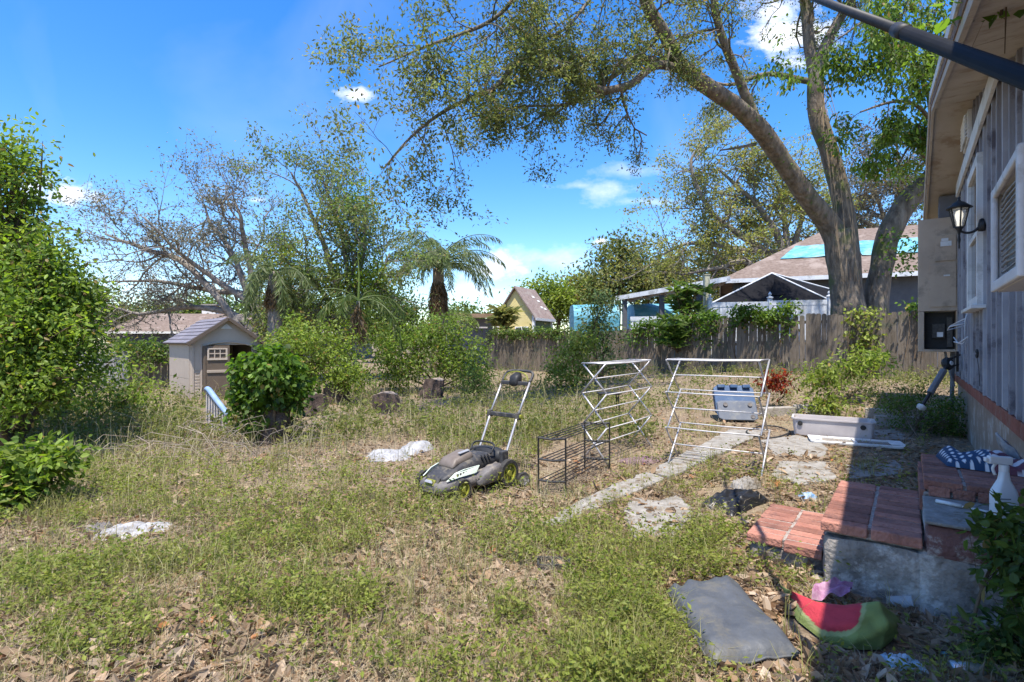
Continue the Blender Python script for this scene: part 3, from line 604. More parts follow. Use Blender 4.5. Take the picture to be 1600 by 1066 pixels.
# low flat roofed lean-to
lt = thing('lean_to', 'low flat roofed open lean-to with grey wall behind the board fence', 'shed', P(735, 533, 30) * A([1, 1, 0]))
M_bluegrey = mat('blue_grey_wall', (.16, .17, .22), (.20, .21, .26), 3, .8); M_wood = mat('raw_brown_timber', (.20, .13, .085), (.30, .21, .14), 4, .85)
a, b = P(694, 492, 30), P(776, 492, 30.5)
nb = NB(); nb.beam(a + [0, 1., .0], b + [0, 1., 0], 2.4, .12); nb.build('roof', M_wood, lt)
nb = NB(); nb.beam(a + [0, -.22, -.1], b + [0, -.22, -.1], .05, .16); nb.build('fascia', M_wood, lt)
nb = NB(); nb.beam(P(697, 533, 31.9), P(770, 533, 32), .1, 2.8); nb.build('wall', M_bluegrey, lt)
for px in (717, 774):
    c = P(px, 533, 30); nb = NB(); nb.box([c[0], c[1], 1.45], (.16, .16, 2.9)); nb.build('post', M_pale, lt)
nb = NB(); nb.beam(P(743, 512, 30.3), P(762, 512, 30.3), .5, .08); nb.build('bench_top', M_pale, lt)
# house behind the shed
lh, L_, ex, ey = gable_house('neighbour_house', 'low dark walled house with faded brown roof behind the storage shed', (-21, 42.5), 17, 8, math.radians(6), -.2, 2.2, 3.55, M_gwall, M_roofb, .5)
ch = NB(); ch.box(P(325, 491, 42) + A([0, .6, -.1]), (1.2, .9, 1.1)); ch = ch.build('chimney', M_white, lh)
nb = NB(); nb.box(P(325, 482, 42) + A([0, .6, .0]), (1.05, .8, .4)); nb.build('brick_top', mat('chimney_brick', (.27, .14, .09), (.36, .2, .14), 8, .9), ch)
nb = NB(); nb.box(P(325, 477, 42) + A([0, .6, .05]), (1.3, 1.0, .12)); nb.build('cap', M_conc, ch)
# grey house with tarps at the right
c = A([20.2, 28.2, 0.]); ex, ey = A([.927, -.375, 0]), A([.375, .927, 0]); EZ, RZ = 4.55, 7.7
L_ = lambda x, y, z: c + ex * x + ey * y + A([0, 0, z])
rh = thing('neighbour_house', 'grey walled house with brown hipped shingle roof beyond the board fence', 'house', c)
nb = NB(); nb.box(L_(0, 0, EZ / 2 - .1), (14.9, 10.3, EZ + .2), [ex, ey, [0, 0, 1]]); nb.build('wall', M_gwall, rh)
hv = [L_(-8.1, -5.8, EZ), L_(8.1, -5.8, EZ), L_(8.1, 5.8, EZ), L_(-8.1, 5.8, EZ), L_(-2.75, 0, RZ), L_(2.75, 0, RZ)]
nb = NB().add(hv, [[0, 1, 5, 4], [2, 3, 4, 5], [3, 2, 1, 0]]).add(hv, [[3, 0, 4], [1, 2, 5]]); nb.build('roof', M_roofb, rh)
for i_, j_ in ((0, 1), (3, 0)):
    nb = NB(); nb.beam(hv[i_] + A([0, 0, -.09]), hv[j_] + A([0, 0, -.09]), .05, .2); nb.build('fascia', M_vinyl, rh)
nb = NB(); nb.box(L_(-3.6, -5.17, 2.6), (1.6, .06, 1.2), [ex, ey, [0, 0, 1]]); w_ = nb.build('window', M_vinyl, rh)
nb = NB(); nb.box(L_(-3.6, -5.21, 2.6), (1.4, .03, 1.0), [ex, ey, [0, 0, 1]]); nb.build('pane', M_glass, w_)
M_tarp = mat('blue_tarp', (.05, .23, .33), (.16, .40, .50), 2, .6, .8, 4, stretch=(1, 3, 3), c3=(.22, .38, .44), s3=1.5)
slp = unit(ey * 1 + A([0, 0, (RZ - EZ) / 5.8])); nrm = unit(np.cross(ex, slp))
def tarp(x0, x1, s0, s1, label, skew=0):
    o_ = L_(0, -5.8, EZ) + nrm * .03; g = []
    for u in np.linspace(0, 1, 14):
        g.append([o_ + ex * (x0 + (x1 - x0) * u + skew * v) + slp * (s0 + (s1 - s0) * v) + nrm * (.05 * vnoise(A([u * 9 + x0, v * 5, 0])) + .01) for v in np.linspace(0, 1, 9)])
    tag(NB().grid(g).build('roof_tarp', M_tarp, origin=o_ + ex * x0 + slp * s0, smooth=True), label, 'tarp')
tarp(-5.2, -2.6, 2.4, 4.2, 'blue tarp on the brown roof beside its hip end by the carport', .9)
tarp(-1.6, 1.2, 2.3, 4.4, 'middle one of three blue tarps on the brown roof')
tarp(1.7, 4.4, 2.3, 4.3, 'blue tarp on the brown roof farthest from the carport', .3)
# carport
cp = thing('carport', 'open carport with low sloping white edged roof on dark posts', 'carport', P(1040, 533, 23) * A([1, 1, 0]))
M_cream = mat('carport_ceiling', (.42, .36, .30), (.50, .44, .38), 3, .8)
a, b = P(962, 468, 24), P(1140, 437, 21); e_ = A([1.6, 4.6, .25])
NB().prism([a, b, b + e_, a + e_], (0, 0, .06)).build('ceiling', M_cream, cp); NB().prism([a + [0, -.03, .062], b + [0, -.03, .062], b + e_ + [0, 0, .062], a + e_ + [0, 0, .062]], (0, 0, .05)).build('roof', M_gwall, cp)
nb = NB(); nb.beam(a + [0, -.06, .04], b + [0, -.06, .04], .04, .2); nb.build('fascia', M_vinyl, cp)
for i in range(6):
    nb = NB(); q = a + (b - a) * (i + .5) / 6; nb.beam(q + [0, 0, -.06], q + e_ + [0, 0, -.06], .08, .1); nb.build('joist', M_cream, cp)
for px, Y in ((976, 23.9), (1034, 23.0), (1092, 22.2)):
    c = P(px, 470, Y); nb = NB(); nb.box([c[0], c[1], c[2] / 2 + .25], (.2, .2, c[2])); nb.build('post', M_gwall, cp)
pp = P(1104, 430, 19.8); nb = NB(); nb.box([pp[0], pp[1], pp[2] / 2], (.2, .2, pp[2])); nb.box([pp[0], pp[1], pp[2] + .01], (.24, .24, .03))
tag(nb.build('wooden_post', mat('pale_treated_post', (.42, .40, .29), (.5, .48, .36), 3, .8), origin=[pp[0], pp[1], 0]), 'pale square timber post rising above the vinyl fence', 'post')
# blue covered thing behind the carport
def cover(px0, px1, ytop, Y, label):
    g = []; a, b = P(px0, ytop, Y), P(px1, ytop, Y)
    th = np.linspace(0, math.pi, 13); n = NB()
    for u in np.linspace(0, 1, 10):
        c = a + (b - a) * u; g.append([A([c[0], c[1] - 1.1 * math.cos(t_), max(0., c[2] * min(1, .72 + .34 * math.sin(t_)) if 0 < i_ < 12 else 0.)]) + A([0, 0, .05]) * vnoise(A([u * 6, t_ * 3, 1.])) for i_, t_ in enumerate(th)])
    n.grid(g); gg = A(g); n.f.append(A([list(range(n.n, n.n + 13))])); n.v.append(gg[0]); n.c.append(np.ones((13, 3)) * .5); n.m.append(A([0], np.int32)); n.n += 13
    n.f.append(A([list(range(n.n, n.n + 13))])); n.v.append(gg[-1]); n.c.append(np.ones((13, 3)) * .5); n.m.append(A([0], np.int32)); n.n += 13
    tag(n.build('covered_stack', M_tarp, origin=[(a[0] + b[0]) / 2, Y, 0]), label, 'cover')
cover(893, 962, 478, 27, 'rounded turquoise tarp cover standing beside the green house'); cover(985, 1052, 477, 28.5, 'low turquoise tarp cover under the carport roof')
# black pop-up canopy
gz_ = thing('canopy_tent', 'black pyramid canopy tent with white edges above the vinyl fence', 'canopy', P(1205, 533, 21.5) * A([1, 1, 0]))
ap = P(1206, 428, 21.5); cs = [P(1112, 475, 20.6), P(1300, 472, 19.9), P(1330, 462, 23), P(1150, 462, 23.6)]
M_canv = mat('black_canvas', (.010, .010, .012), (.016, .016, .019), 3, .95, spec=.08)
for i in range(4):
    u, v = cs[i], cs[(i + 1) % 4]; g = [[ap + (u + (v - u) * s_ - ap) * r_ - A([0, 0, .25]) * math.sin(math.pi * s_) * r_ * .5 * (1 - r_ * .6) for s_ in np.linspace(0, 1, 9)] for r_ in np.linspace(.001, 1, 9)]
    sd_ = NB().grid(g).build('roof_panel', M_canv, gz_, smooth=True); m_ = sd_.modifiers.new('thick', 'SOLIDIFY'); m_.thickness = .01
    nb = NB(); nb.tube([ap + [0, 0, .03], u + [0, 0, .03]], .035, 6); nb.build('edge_strip', M_vinyl, gz_)
    nb = NB(); nb.tube([[u[0], u[1], 0], u], .03, 6); nb.build('leg', M_vinyl, gz_)
nb = NB(); nb.prism([ap + A([-.15, -.5, -.25]), ap + A([-.5, -.95, -1.0]), ap + A([.75, -.95, -.95])], (0, -.02, .01)); nb.build('vent_flap', M_canv, gz_)
# ------------------------------------------------------------------ lawn mower
M_mgrey = mat('dusty_grey_plastic', (.09, .082, .085), (.15, .138, .132), 12, .6, .2, 60, c3=(.22, .19, .155), s3=9); M_mdark = mat('dark_grey_plastic', (.028, .028, .032), (.055, .053, .055), 15, .55, c3=(.12, .105, .085), s3=12)
M_mbrown = mat('smoky_cover', (.12, .095, .08), (.18, .15, .13), 8, .5); M_lime = mat('lime_plastic', (.21, .22, .025), (.30, .30, .04), 14, .6, c3=(.13, .12, .06), s3=14); M_decal = mat('pale_decal', (.50, .58, .48), (.62, .66, .60), 12, .5)
M_alu = mat('dull_aluminium', (.42, .40, .40), (.55, .53, .53), 10, .45, metal=.6); M_rub = mat('tyre_rubber', (.025, .024, .024), (.06, .055, .05), 20, .8, .4, 60)
mo = G(692, 774); bk = A([.65, .76]); bk = bk / np.linalg.norm(bk); lf_ = A([-bk[1], bk[0]])
def Mw(x, y, z): q = mo[:2] + bk * x + lf_ * y; return A([q[0], q[1], mo[2] + z])
MX = [[*bk, 0], [*lf_, 0], [0, 0, 1]]
mow = thing('lawn_mower', 'grey electric lawn mower with lime green wheels and raised handle in the grass', 'lawn mower', Mw(.3, 0, 0))
def sect(x, w, zb, zt, n=20, p=3.2, yo=0, wt=None):
    o = []; wt = w if wt is None else wt
    for i in range(n):
        a = 2 * math.pi * i / n; c_, s_ = math.cos(a), math.sin(a); u = math.copysign(abs(c_) ** (2 / p), c_); v = math.copysign(abs(s_) ** (2 / p), s_)
        ww = w + (wt - w) * (v + 1) / 2; o.append(Mw(x, yo + u * ww, (zb + zt) / 2 + v * (zt - zb) / 2))
    return o
nb = NB(); nb.rings([sect(-.17, .10, .07, .12), sect(-.16, .15, .055, .15), sect(-.10, .185, .05, .175), sect(0, .205, .05, .19), sect(.2, .235, .055, .205), sect(.45, .235, .06, .22), sect(.62, .20, .08, .25), sect(.68, .16, .10, .24)]); nb.build('deck', M_mgrey, mow, smooth=True)
nb = NB(); nb.rings([sect(-.11, .10, .16, .185), sect(-.09, .125, .15, .205), sect(0, .15, .16, .245, wt=.13), sect(.12, .165, .17, .30, wt=.14), sect(.3, .17, .18, .335, wt=.14), sect(.46, .165, .19, .34, wt=.14), sect(.58, .15, .2, .31, wt=.12), sect(.62, .13, .21, .27)]); nb.build('motor_hood', M_mdark, mow, smooth=True)
nb = NB(); nb.rings([sect(.03, .09, .25, .275), sect(.04, .105, .245, .30), sect(.08, .112, .25, .345, wt=.10), sect(.25, .115, .27, .385, wt=.10), sect(.29, .105, .28, .38), sect(.30, .09, .29, .36)]); nb.build('battery_cover', M_mbrown, mow, smooth=True)
nb = NB(); nb.prism([Mw(.14, -.05, .379), Mw(.27, -.05, .394), Mw(.27, -.085, .388), Mw(.14, -.085, .374)], (0, 0, .004)); nb.build('cover_sticker', M_alu, mow)
for sy in (-1, 1):                                   # long pale side decal with dark marks
    dq = [Mw(-.10, sy * .158, .176), Mw(.02, sy * .187, .195), Mw(.22, sy * .208, .205), Mw(.28, sy * .195, .262), Mw(.10, sy * .180, .255), Mw(.0, sy * .165, .235)]
    e_ = A([*lf_, 0]) * sy * .012
    dc = NB().prism(dq, e_).build('side_decal', M_decal, mow)
    for i in range(6):
        x = .0 + i * .034; NB().prism([Mw(x, sy * (.176 + .05 * x) + sy * .013, .208 + .06 * x), Mw(x + .018, sy * (.178 + .05 * x) + sy * .013, .21 + .06 * x), Mw(x + .022, sy * (.176 + .05 * x) + sy * .012, .228 + .08 * x), Mw(x + .004, sy * (.174 + .05 * x) + sy * .012, .226 + .08 * x)], e_ * .3).build('decal_mark', M_mdark, dc)
    for i in range(3):
        nb = NB(); x = .36 + i * .045; nb.beam(Mw(x, sy * .145, .335), Mw(x + .03, sy * .165, .27), .022, .01); nb.build('vent_slot', M_black, mow)
nb = NB(); nb.prism([Mw(-.155, -.09, .105), Mw(-.155, .09, .105), Mw(-.105, .095, .19), Mw(-.105, -.095, .19)], (-.012 * bk[0], -.012 * bk[1], .01)); fp = nb.build('front_plate', M_mdark, mow, bevel=.004)
nb = NB(); nb.prism([Mw(-.164, -.06, .125), Mw(-.164, .06, .125), Mw(-.132, .06, .17), Mw(-.132, -.06, .17)], (-.008 * bk[0], -.008 * bk[1], .009)); nb.build('front_label', M_lime, fp)
nb = NB(); nb.prism([Mw(-.175, -.05, .15), Mw(-.175, .05, .15), Mw(-.155, .05, .168), Mw(-.155, -.05, .168)], (-.006 * bk[0], -.006 * bk[1], .008)); nb.build('front_badge', M_alu, fp)
nb = NB(); nb.tube([Mw(-.15, -.12, .12), Mw(-.19, -.09, .08), Mw(-.19, .09, .08), Mw(-.15, .12, .12)], .012, 7); nb.build('bumper', M_mdark, mow)
nb = NB(); nb.rings([sect(.22, .02, .09, .13, yo=-.24), sect(.26, .05, .08, .20, yo=-.245), sect(.40, .07, .085, .25, yo=-.24), sect(.54, .05, .10, .24, yo=-.22), sect(.58, .02, .14, .2, yo=-.21)]); dsch = nb.build('side_chute', M_mgrey, mow, smooth=True)
nb = NB(); nb.prism([Mw(.44, -.285, .10), Mw(.57, -.265, .11), Mw(.57, -.262, .17), Mw(.45, -.30, .165)], A([*lf_, 0]) * -.01); nb.build('warning_label', M_lime, dsch)
def wheel(x, y, R_, w, lime=True, par=None, c=None, axv=None):
    c = Mw(x, y, R_) if c is None else c; axv = A([*lf_, 0]) if axv is None else axv
    nb = NB(); nb.lathe([(R_ * .72, -w / 2), (R_ * .95, -w / 2), (R_, -w * .3), (R_, w * .3), (R_ * .95, w / 2), (R_ * .72, w / 2), (R_ * .70, 0), (R_ * .72, -w / 2)], c, axv, 26); wh = nb.build('wheel', M_rub, par or mow, smooth=False)
    nb = NB(); nb.lathe([(R_ * .60, -w * .42), (R_ * .715, -w * .42), (R_ * .715, w * .42), (R_ * .60, w * .42), (R_ * .60, -w * .42)], c, axv, 22)
    u = unit(np.cross(axv, A([0, 0, 1.])))
    for i in range(6):
        a = i * math.pi / 3 + .3; e = u * math.cos(a) + A([0, 0, 1.]) * math.sin(a); nb.beam(c + e * R_ * .12, c + e * R_ * .64, w * .5, R_ * .14, up=axv)
    nb.lathe([(0., -w * .5), (R_ * .2, -w * .5), (R_ * .2, w * .5), (0., w * .5)], c, axv, 14); nb.build('rim', M_lime if lime else M_alu, wh)
    return wh
wheel(0, -.262, .10, .05); wheel(0, .262, .10, .05); wheel(.62, -.27, .135, .055); wheel(.62, .27, .135, .055)
for sy in (-1, 1):
    nb = NB(); y = sy * .19; limb(nb, [Mw(.60, sy * .205, .2), Mw(.68, y, .30), Mw(.86, y, .66)], .0135, 8); nb.build('lower_bar', M_alu, mow, smooth=True)
    nb = NB(); nb.tube([Mw(.85, y * 1.02, .64), Mw(1.06, y * 1.02, 1.0)], .012, 8); nb.build('upper_bar', M_alu, mow, smooth=True)
    nb = NB(); nb.box(Mw(.86, y * 1.05, .66), (.05, .05, .075), MX); cl = nb.build('clamp', M_mdark, mow, bevel=.008)
    nb = NB(); nb.lathe([(.0, 0), (.022, 0), (.022, .02), (.0, .022)], Mw(.86, y * 1.2, .66), A([*lf_, 0]) * sy, 10); nb.build('knob', M_lime, cl)
    nb = NB(); nb.box(Mw(.64, y * 1.02, .26), (.10, .05, .16), MX); nb.build('handle_bracket', M_mdark, mow, bevel=.012)
nb = NB(); nb.beam(Mw(.86, -.19, .66), Mw(.86, .19, .66), .035, .045); nb.build('cross_bar', M_mdark, mow, bevel=.008)
nb = NB(); limb(nb, [Mw(1.06, -.194, 1.0), Mw(1.12, -.19, 1.08), Mw(1.14, -.12, 1.11), Mw(1.14, .12, 1.11), Mw(1.12, .19, 1.08), Mw(1.06, .194, 1.0)], .015, 8); nb.build('grip', M_mdark, mow, smooth=True)
nb = NB(); limb(nb, [Mw(1.06, -.17, 1.01), Mw(1.07, -.13, 1.08), Mw(1.08, 0, 1.11), Mw(1.07, .13, 1.08), Mw(1.06, .17, 1.01)], .006, 6); nb.build('bail_lever', M_lime, mow, smooth=True)
nb = NB(); nb.beam(Mw(1.045, -.19, .985), Mw(1.045, .19, .985), .05, .04); nb.build('control_bar', M_mdark, mow, bevel=.008)
nb = NB(); nb.rings([sect(1.0, .045, .96, 1.03), sect(1.02, .06, .95, 1.07), sect(1.09, .06, .97, 1.10), sect(1.11, .04, 1.0, 1.08)]); nb.build('switch_box', M_black, mow, smooth=True)
nb = NB(); limb(nb, [Mw(.50, -.14, .32), Mw(.56, -.135, .40), Mw(.6, 0, .41), Mw(.56, .135, .40), Mw(.50, .14, .32)], .010, 7); nb.build('carry_handle', M_black, mow, smooth=True)
nb = NB(); nb.rings([sect(.58, .18, .2, .34), sect(.66, .19, .22, .36), sect(.72, .17, .24, .33)]); nb.build('rear_flap', M_black, mow, smooth=True)
lw = thing('loose_wheel', 'small black spare wheel with grey hub standing in the grass beside the mower', 'wheel', G(818, 760))
wc = G(818, 760); wheel(0, 0, .072, .05, False, lw, wc + A([0, 0, .07]), unit(A([.35, -1, 0.])))

# ------------------------------------------------------------------ drying racks
M_rack = mat('tarnished_steel_tube', (.40, .39, .41), (.55, .54, .56), 14, .45, metal=.55); M_rod = mat('pale_rod', (.46, .45, .46), (.60, .58, .58), 12, .5)
def drying_rack(c1, c2, w, Ht, label, seed, lean=0):
    r = np.random.default_rng(seed); c1, c2 = A(c1), A(c2); rd = unit(c2 - c1); e = A([rd[1], -rd[0], 0]); t = thing('drying_rack', label, 'drying rack', (c1 + c2) / 2, 'folding laundry racks')
    hs_ = [0, .37, .70, 1.0]
    def node(c, sd, i): return c + e * sd * w / 2 * (1.08 if i == 0 else .92 if i == 3 else 1) + A([0, 0, Ht * hs_[i]]) + rd * lean * hs_[i] + e * r.normal(0, .004)
    nodes = {(k_, sd, i): node(c, sd, i) for k_, c in enumerate((c1, c2)) for sd in (-1, 1) for i in range(4)}
    for k_ in (0, 1):
        for i in range(3):
            for sd in (-1, 1):
                nb = NB(); a, b = nodes[k_, sd, i], nodes[k_, -sd, i + 1]; o = rd * .012 * sd; nb.tube([a + o, (a + b) / 2 + o, b + o], .0105, 6); nb.build('leg_bar' if i == 0 else 'cross_bar', M_rack, t, smooth=True)
    for i in range(1, 4):
        for sd in (-1, 1):
            nb = NB(); a, b = nodes[0, sd, i], nodes[1, sd, i]; nb.tube([a, (a + b) / 2 - A([0, 0, .006]), b], .0075, 6); nb.build('rod', M_rod, t, smooth=True)
    for i in range(0, 3):
        a = (nodes[0, -1, i] + nodes[0, 1, i + 1]) / 2; b = (nodes[1, -1, i] + nodes[1, 1, i + 1]) / 2; nb = NB(); nb.tube([a, (a + b) / 2, b], .0075, 6); nb.build('rod', M_rod, t, smooth=True)
    for f_ in (.25, .5, .75):
        a = nodes[0, -1, 3] * (1 - f_) + nodes[0, 1, 3] * f_; b = nodes[1, -1, 3] * (1 - f_) + nodes[1, 1, 3] * f_; nb = NB(); nb.tube([a, (a + b) / 2 - A([0, 0, .012]), b], .0065, 6); nb.build('rod', M_rod, t, smooth=True)
    for k_ in (0, 1):
        nb = NB(); nb.tube([nodes[k_, -1, 3] + A([0, 0, .004]), nodes[k_, 1, 3] + A([0, 0, .004])], .009, 6); nb.build('top_bar', M_rack, t, smooth=True)
    return t
drying_rack(ground(.97, 6.05), ground(1.76, 7.05), .34, 1.19, 'accordion drying rack standing behind the black shoe rack', 1)
drying_rack(ground(1.93, 6.12), ground(2.72, 5.52), .44, 1.24, 'wide drying rack standing on the concrete walkway by the black bag', 2)

# ------------------------------------------------------------------ shoe rack
M_blkst = mat('black_enamel_steel', (.014, .013, .013), (.03, .026, .024), 10, .45)
sr = thing('shoe_rack', 'low black metal three tier shoe rack beside the mower', 'shelf rack', ground(.65, 5.3))
A_, B_, C_, D_ = (ground(*q) for q in ((.25, 4.85), (.50, 4.77), (.82, 5.77), (1.09, 5.72))); hz = .55
for q in (A_, B_, C_, D_):
    nb = NB(); nb.tube([q, q + [0, 0, hz]], .009, 7); nb.build('post', M_blkst, sr)
for z in (.14, .34, .54):
    for u, v in ((A_, B_), (C_, D_)):
        nb = NB(); nb.tube([u + [0, 0, z], (u + v) / 2 + [0, 0, z - .012], v + [0, 0, z]], .011, 6); nb.build('end_rail', M_blkst, sr)
    for f_ in (.04, .27, .5, .73, .96):
        a = A_ + (B_ - A_) * f_; b = C_ + (D_ - C_) * f_; nb = NB(); nb.tube([a + [0, 0, z], b + [0, 0, z]], .0055, 5); nb.build('shelf_rod', M_blkst, sr)
tb_ = thing('side_table', 'small black folding stool standing in the weeds behind the accordion rack', 'stool', G(951, 648))
c = G(951, 648); nb = NB(); nb.box(c + [0, 0, .42], (.42, .3, .03)); nb.build('table_top', M_blkst, tb_, bevel=.008)
for x, y in ((-.17, -.11), (.17, -.11), (-.17, .11), (.17, .11)):
    nb = NB(); nb.tube([c + [x * 1.1, y * 1.1, 0], c + [x, y, .41]], .014, 6); nb.build('leg', M_blkst, tb_)

# ------------------------------------------------------------------ plastic boxes on the right
M_clear = mat('cloudy_plastic', (.50, .46, .47), (.60, .56, .56), 4, .45, spec=.5, trans=.15); M_bluep = mat('blue_plastic', (.03, .07, .155), (.05, .10, .20), 4, .6, c3=(.08, .12, .19), s3=4); M_greyp = mat('grey_blue_plastic', (.085, .10, .135), (.13, .145, .175), 4, .6, c3=(.16, .165, .17), s3=6)
def rrect(c, ex_, ey_, w, d, z, n=6, rad=.06):
    o = []
    for cx, cy, a0 in ((w / 2 - rad, d / 2 - rad, 0), (-w / 2 + rad, d / 2 - rad, 90), (-w / 2 + rad, -d / 2 + rad, 180), (w / 2 - rad, -d / 2 + rad, 270)):
        for i in range(n):
            a = math.radians(a0 + 90 * i / (n - 1)); o.append(c + ex_ * (cx + rad * math.cos(a)) + ey_ * (cy + rad * math.sin(a)) + A([0, 0, z]))
    return o
a, b = G(1238, 682), G(1368, 694); exx = unit((b - a) * A([1, 1, 0])); eyy = A([-exx[1], exx[0], 0]); L0 = np.linalg.norm(b - a); c = (a + b) / 2 + eyy * .22
bn = thing('storage_bin', 'long cloudy plastic storage bin lying open on the leaf litter', 'bin', c)
nb = NB(); nb.rings([rrect(c, exx, eyy, L0 - .1, .36, .02), rrect(c, exx, eyy, L0 - .04, .42, .04), rrect(c, exx, eyy, L0, .46, .27), rrect(c, exx, eyy, L0 + .03, .49, .275), rrect(c, exx, eyy, L0 + .03, .49, .295), rrect(c, exx, eyy, L0 - .03, .43, .295), rrect(c, exx, eyy, L0 - .08, .38, .06)]); nb.build('body', M_clear, bn, smooth=False)
for sx_ in (-.40, .36):
    nb = NB(); nb.lathe([(0., 0), (.035, 0), (.035, .012), (.02, .014), (0., .014)], c + exx * L0 * sx_ - eyy * .228 + [0, 0, .215], -eyy, 12); nb.build('latch', M_black, bn)
nb = NB(); g = [[c + exx * (u * (L0 - .12)) + eyy * v * .34 + A([0, 0, .20 + .05 * vnoise(A([u * 14, v * 5, 0]))]) for v in np.linspace(-.5, .5, 9)] for u in np.linspace(-.5, .5, 30)]
tag(nb.grid(g).build('leaf_pile', M_soil, origin=c + [0, 0, .2]), 'brown leaf debris heaped inside the long plastic bin', 'leaves')
a, b = G(1266, 692), G(1412, 704); exx = unit((b - a) * A([1, 1, 0])); eyy = A([-exx[1], exx[0], 0]); L0 = np.linalg.norm(b - a); c = (a + b) / 2 + eyy * .1
ld = NB(); ld.rings([rrect(c, exx, eyy, L0, .44, .03), rrect(c, exx, eyy, L0 + .01, .45, .05), rrect(c, exx, eyy, L0, .44, .065), rrect(c, exx, eyy, L0 - .07, .37, .065), rrect(c, exx, eyy, L0 - .08, .36, .045), rrect(c, exx, eyy, L0 - .07, .37, .03), rrect(c, exx, eyy, L0, .44, .03)], cap=False)
lid = thing('bin_lid', 'white rimmed clear bin lid lying on the ground before the storage bin', 'lid', c); ld.build('rim', M_white, lid, smooth=False)
nb = NB(); nb.rings([rrect(c, exx, eyy, L0 - .1, .34, .043), rrect(c, exx, eyy, L0 - .1, .34, .048)]); nb.build('panel', mat('clear_panel', (.5, .47, .44), rough=.3, alpha=.28), lid)
for sx_ in (-.44, .44):
    nb = NB(); nb.box(c + exx * L0 * sx_ + [0, 0, .07], (.16, .3, .02), [exx, eyy, [0, 0, 1]]); nb.build('end_plate', M_white, lid, bevel=.008)
nb = NB(); nb.beam(c + eyy * .17 + [0, 0, .062], c - eyy * .17 + [0, 0, .062], .03, .02); nb.build('cross_rib', M_white, lid)
# blue tub
c = G(1150, 658); tu = thing('plastic_tub', 'blue plastic tub with a grey lid propped on its side in the weeds', 'tub', c)
ex2, ey2 = unit(A([1, -.12, 0])), unit(A([.12, 1, 0])); 
def tub_ring(w, h_, dpt, zc): return [c + ex2 * x * w / 2 + A([0, 0, zc]) + ey2 * dpt + (A([0, 0, 1.]) * .86 + ey2 * .5) * y * h_ / 2 for x, y in ((1, .8), (.8, 1), (-.8, 1), (-1, .8), (-1, -.8), (-.8, -1), (.8, -1), (1, -.8))]
nb = NB(); nb.rings([tub_ring(.70, .62, .02, .33), tub_ring(.70, .62, .05, .36), tub_ring(.56, .5, .42, .28)]); nb.build('body', M_bluep, tu, bevel=.015)
for x in (-.22, 0, .22):
    nb = NB(); nb.beam(c + ex2 * x + ey2 * .12 + A([0, 0, .62]), c + ex2 * x + ey2 * .38 + A([0, 0, .54]), .13, .06); nb.build('rib', M_bluep, tu, bevel=.01)
nb = NB(); nb.rings([[q - (A([0, 0, 1.]) * .5 - ey2 * .86) * -.0 for q in tub_ring(.66, .36, -.10, .20)], tub_ring(.68, .38, -.06, .20), tub_ring(.66, .38, -.02, .2)]); ldd = nb.build('lid', M_greyp, tu, bevel=.012)
for x, z in ((-.2, .30), (.22, .30), (.24, .1)):
    nb = NB(); nb.lathe([(0., 0), (.032, 0), (.042, .008), (.036, .014), (0., .010)], c + ex2 * x - ey2 * .105 + A([0, 0, z]) + ey2 * (z - .2) * .5, (0, -.86, .5), 12); nb.build('handle_recess', M_mgrey, ldd)
# border timbers
M_edge = mat('grey_edging_block', (.26, .235, .21), (.40, .37, .34), 5, .9, .6, 40)
for i, (pa, ya, pb, yb, lab) in enumerate(((1190, 651, 1238, 649, 'short edging block between the blue tub and the storage bin'), (1240, 646, 1312, 647, 'grey edging block behind the long storage bin'), (1352, 652, 1418, 656, 'grey edging block in the shade between storage bin and house corner'), (1366, 664, 1440, 668, 'low edging block along the shaded weeds at the house corner'))):
    a, b = G(pa, ya), G(pb, yb); nb = NB(); nb.beam(a + [0, 0, .07], b + [0, 0, .07], .16, .2); tag(nb.build('edging_block', M_edge, origin=(a + b) / 2, bevel=.012), lab, 'edging')
# black coiled hose on the ground by the rack
hp = [G(1200 + 34 * math.cos(q), 678 + 9 * math.sin(q)) + A([0, 0, .03 + .01 * math.sin(q * 3)]) for q in np.linspace(0, 9, 36)]
tag(NB().tube(hp, .013, 6).build('garden_hose', M_black, origin=G(1200, 678), smooth=True), 'black garden hose coiled on the litter between drying rack and storage bin', 'hose')

# ------------------------------------------------------------------ cushions and litter in front
M_gfab = mat('grey_vinyl_cushion', (.058, .064, .076), (.088, .094, .106), 6, .55, .3, 30, c3=(.11, .107, .10), s3=7)
cq = [A([.855, 2.83]), A([1.26, 2.98]), A([1.26, 2.25]), A([.85, 2.19])]
def pillow(corners, thick, nu, nv, puff=.35):
    top, bot = [], []
    for u in np.linspace(0, 1, nu):
        rt, rb = [], []
        for v in np.linspace(0, 1, nv):
            p = (cq_[0] * (1 - u) + cq_[1] * u) * (1 - v) + (cq_[3] * (1 - u) + cq_[2] * u) * v
            e = (1 - (2 * u - 1) ** 8) * (1 - (2 * v - 1) ** 8); w = vnoise(A([u * 5, v * 5, 3.])) * .02 + .16 * max(0, .3 - v) * (vnoise(A([u * 9 + v * 3, v * 5, 1.])) - .5) + .012 * (vnoise(A([u * 11, v * 14, 6.])) - .5); z = float(gz(*p)) + .03
            rt.append([p[0], p[1], z + thick * (.25 + .6 * e ** .5) + w]); rb.append([p[0], p[1], z + thick * .22 * (1 - e)])
        top.append(rt); bot.append(rb)
    return A(top), A(bot)
cq_ = cq; tp, bt = pillow(cq, .085, 30, 40)
nb = NB(); nb.grid(tp); nb.grid(bt[:, ::-1])
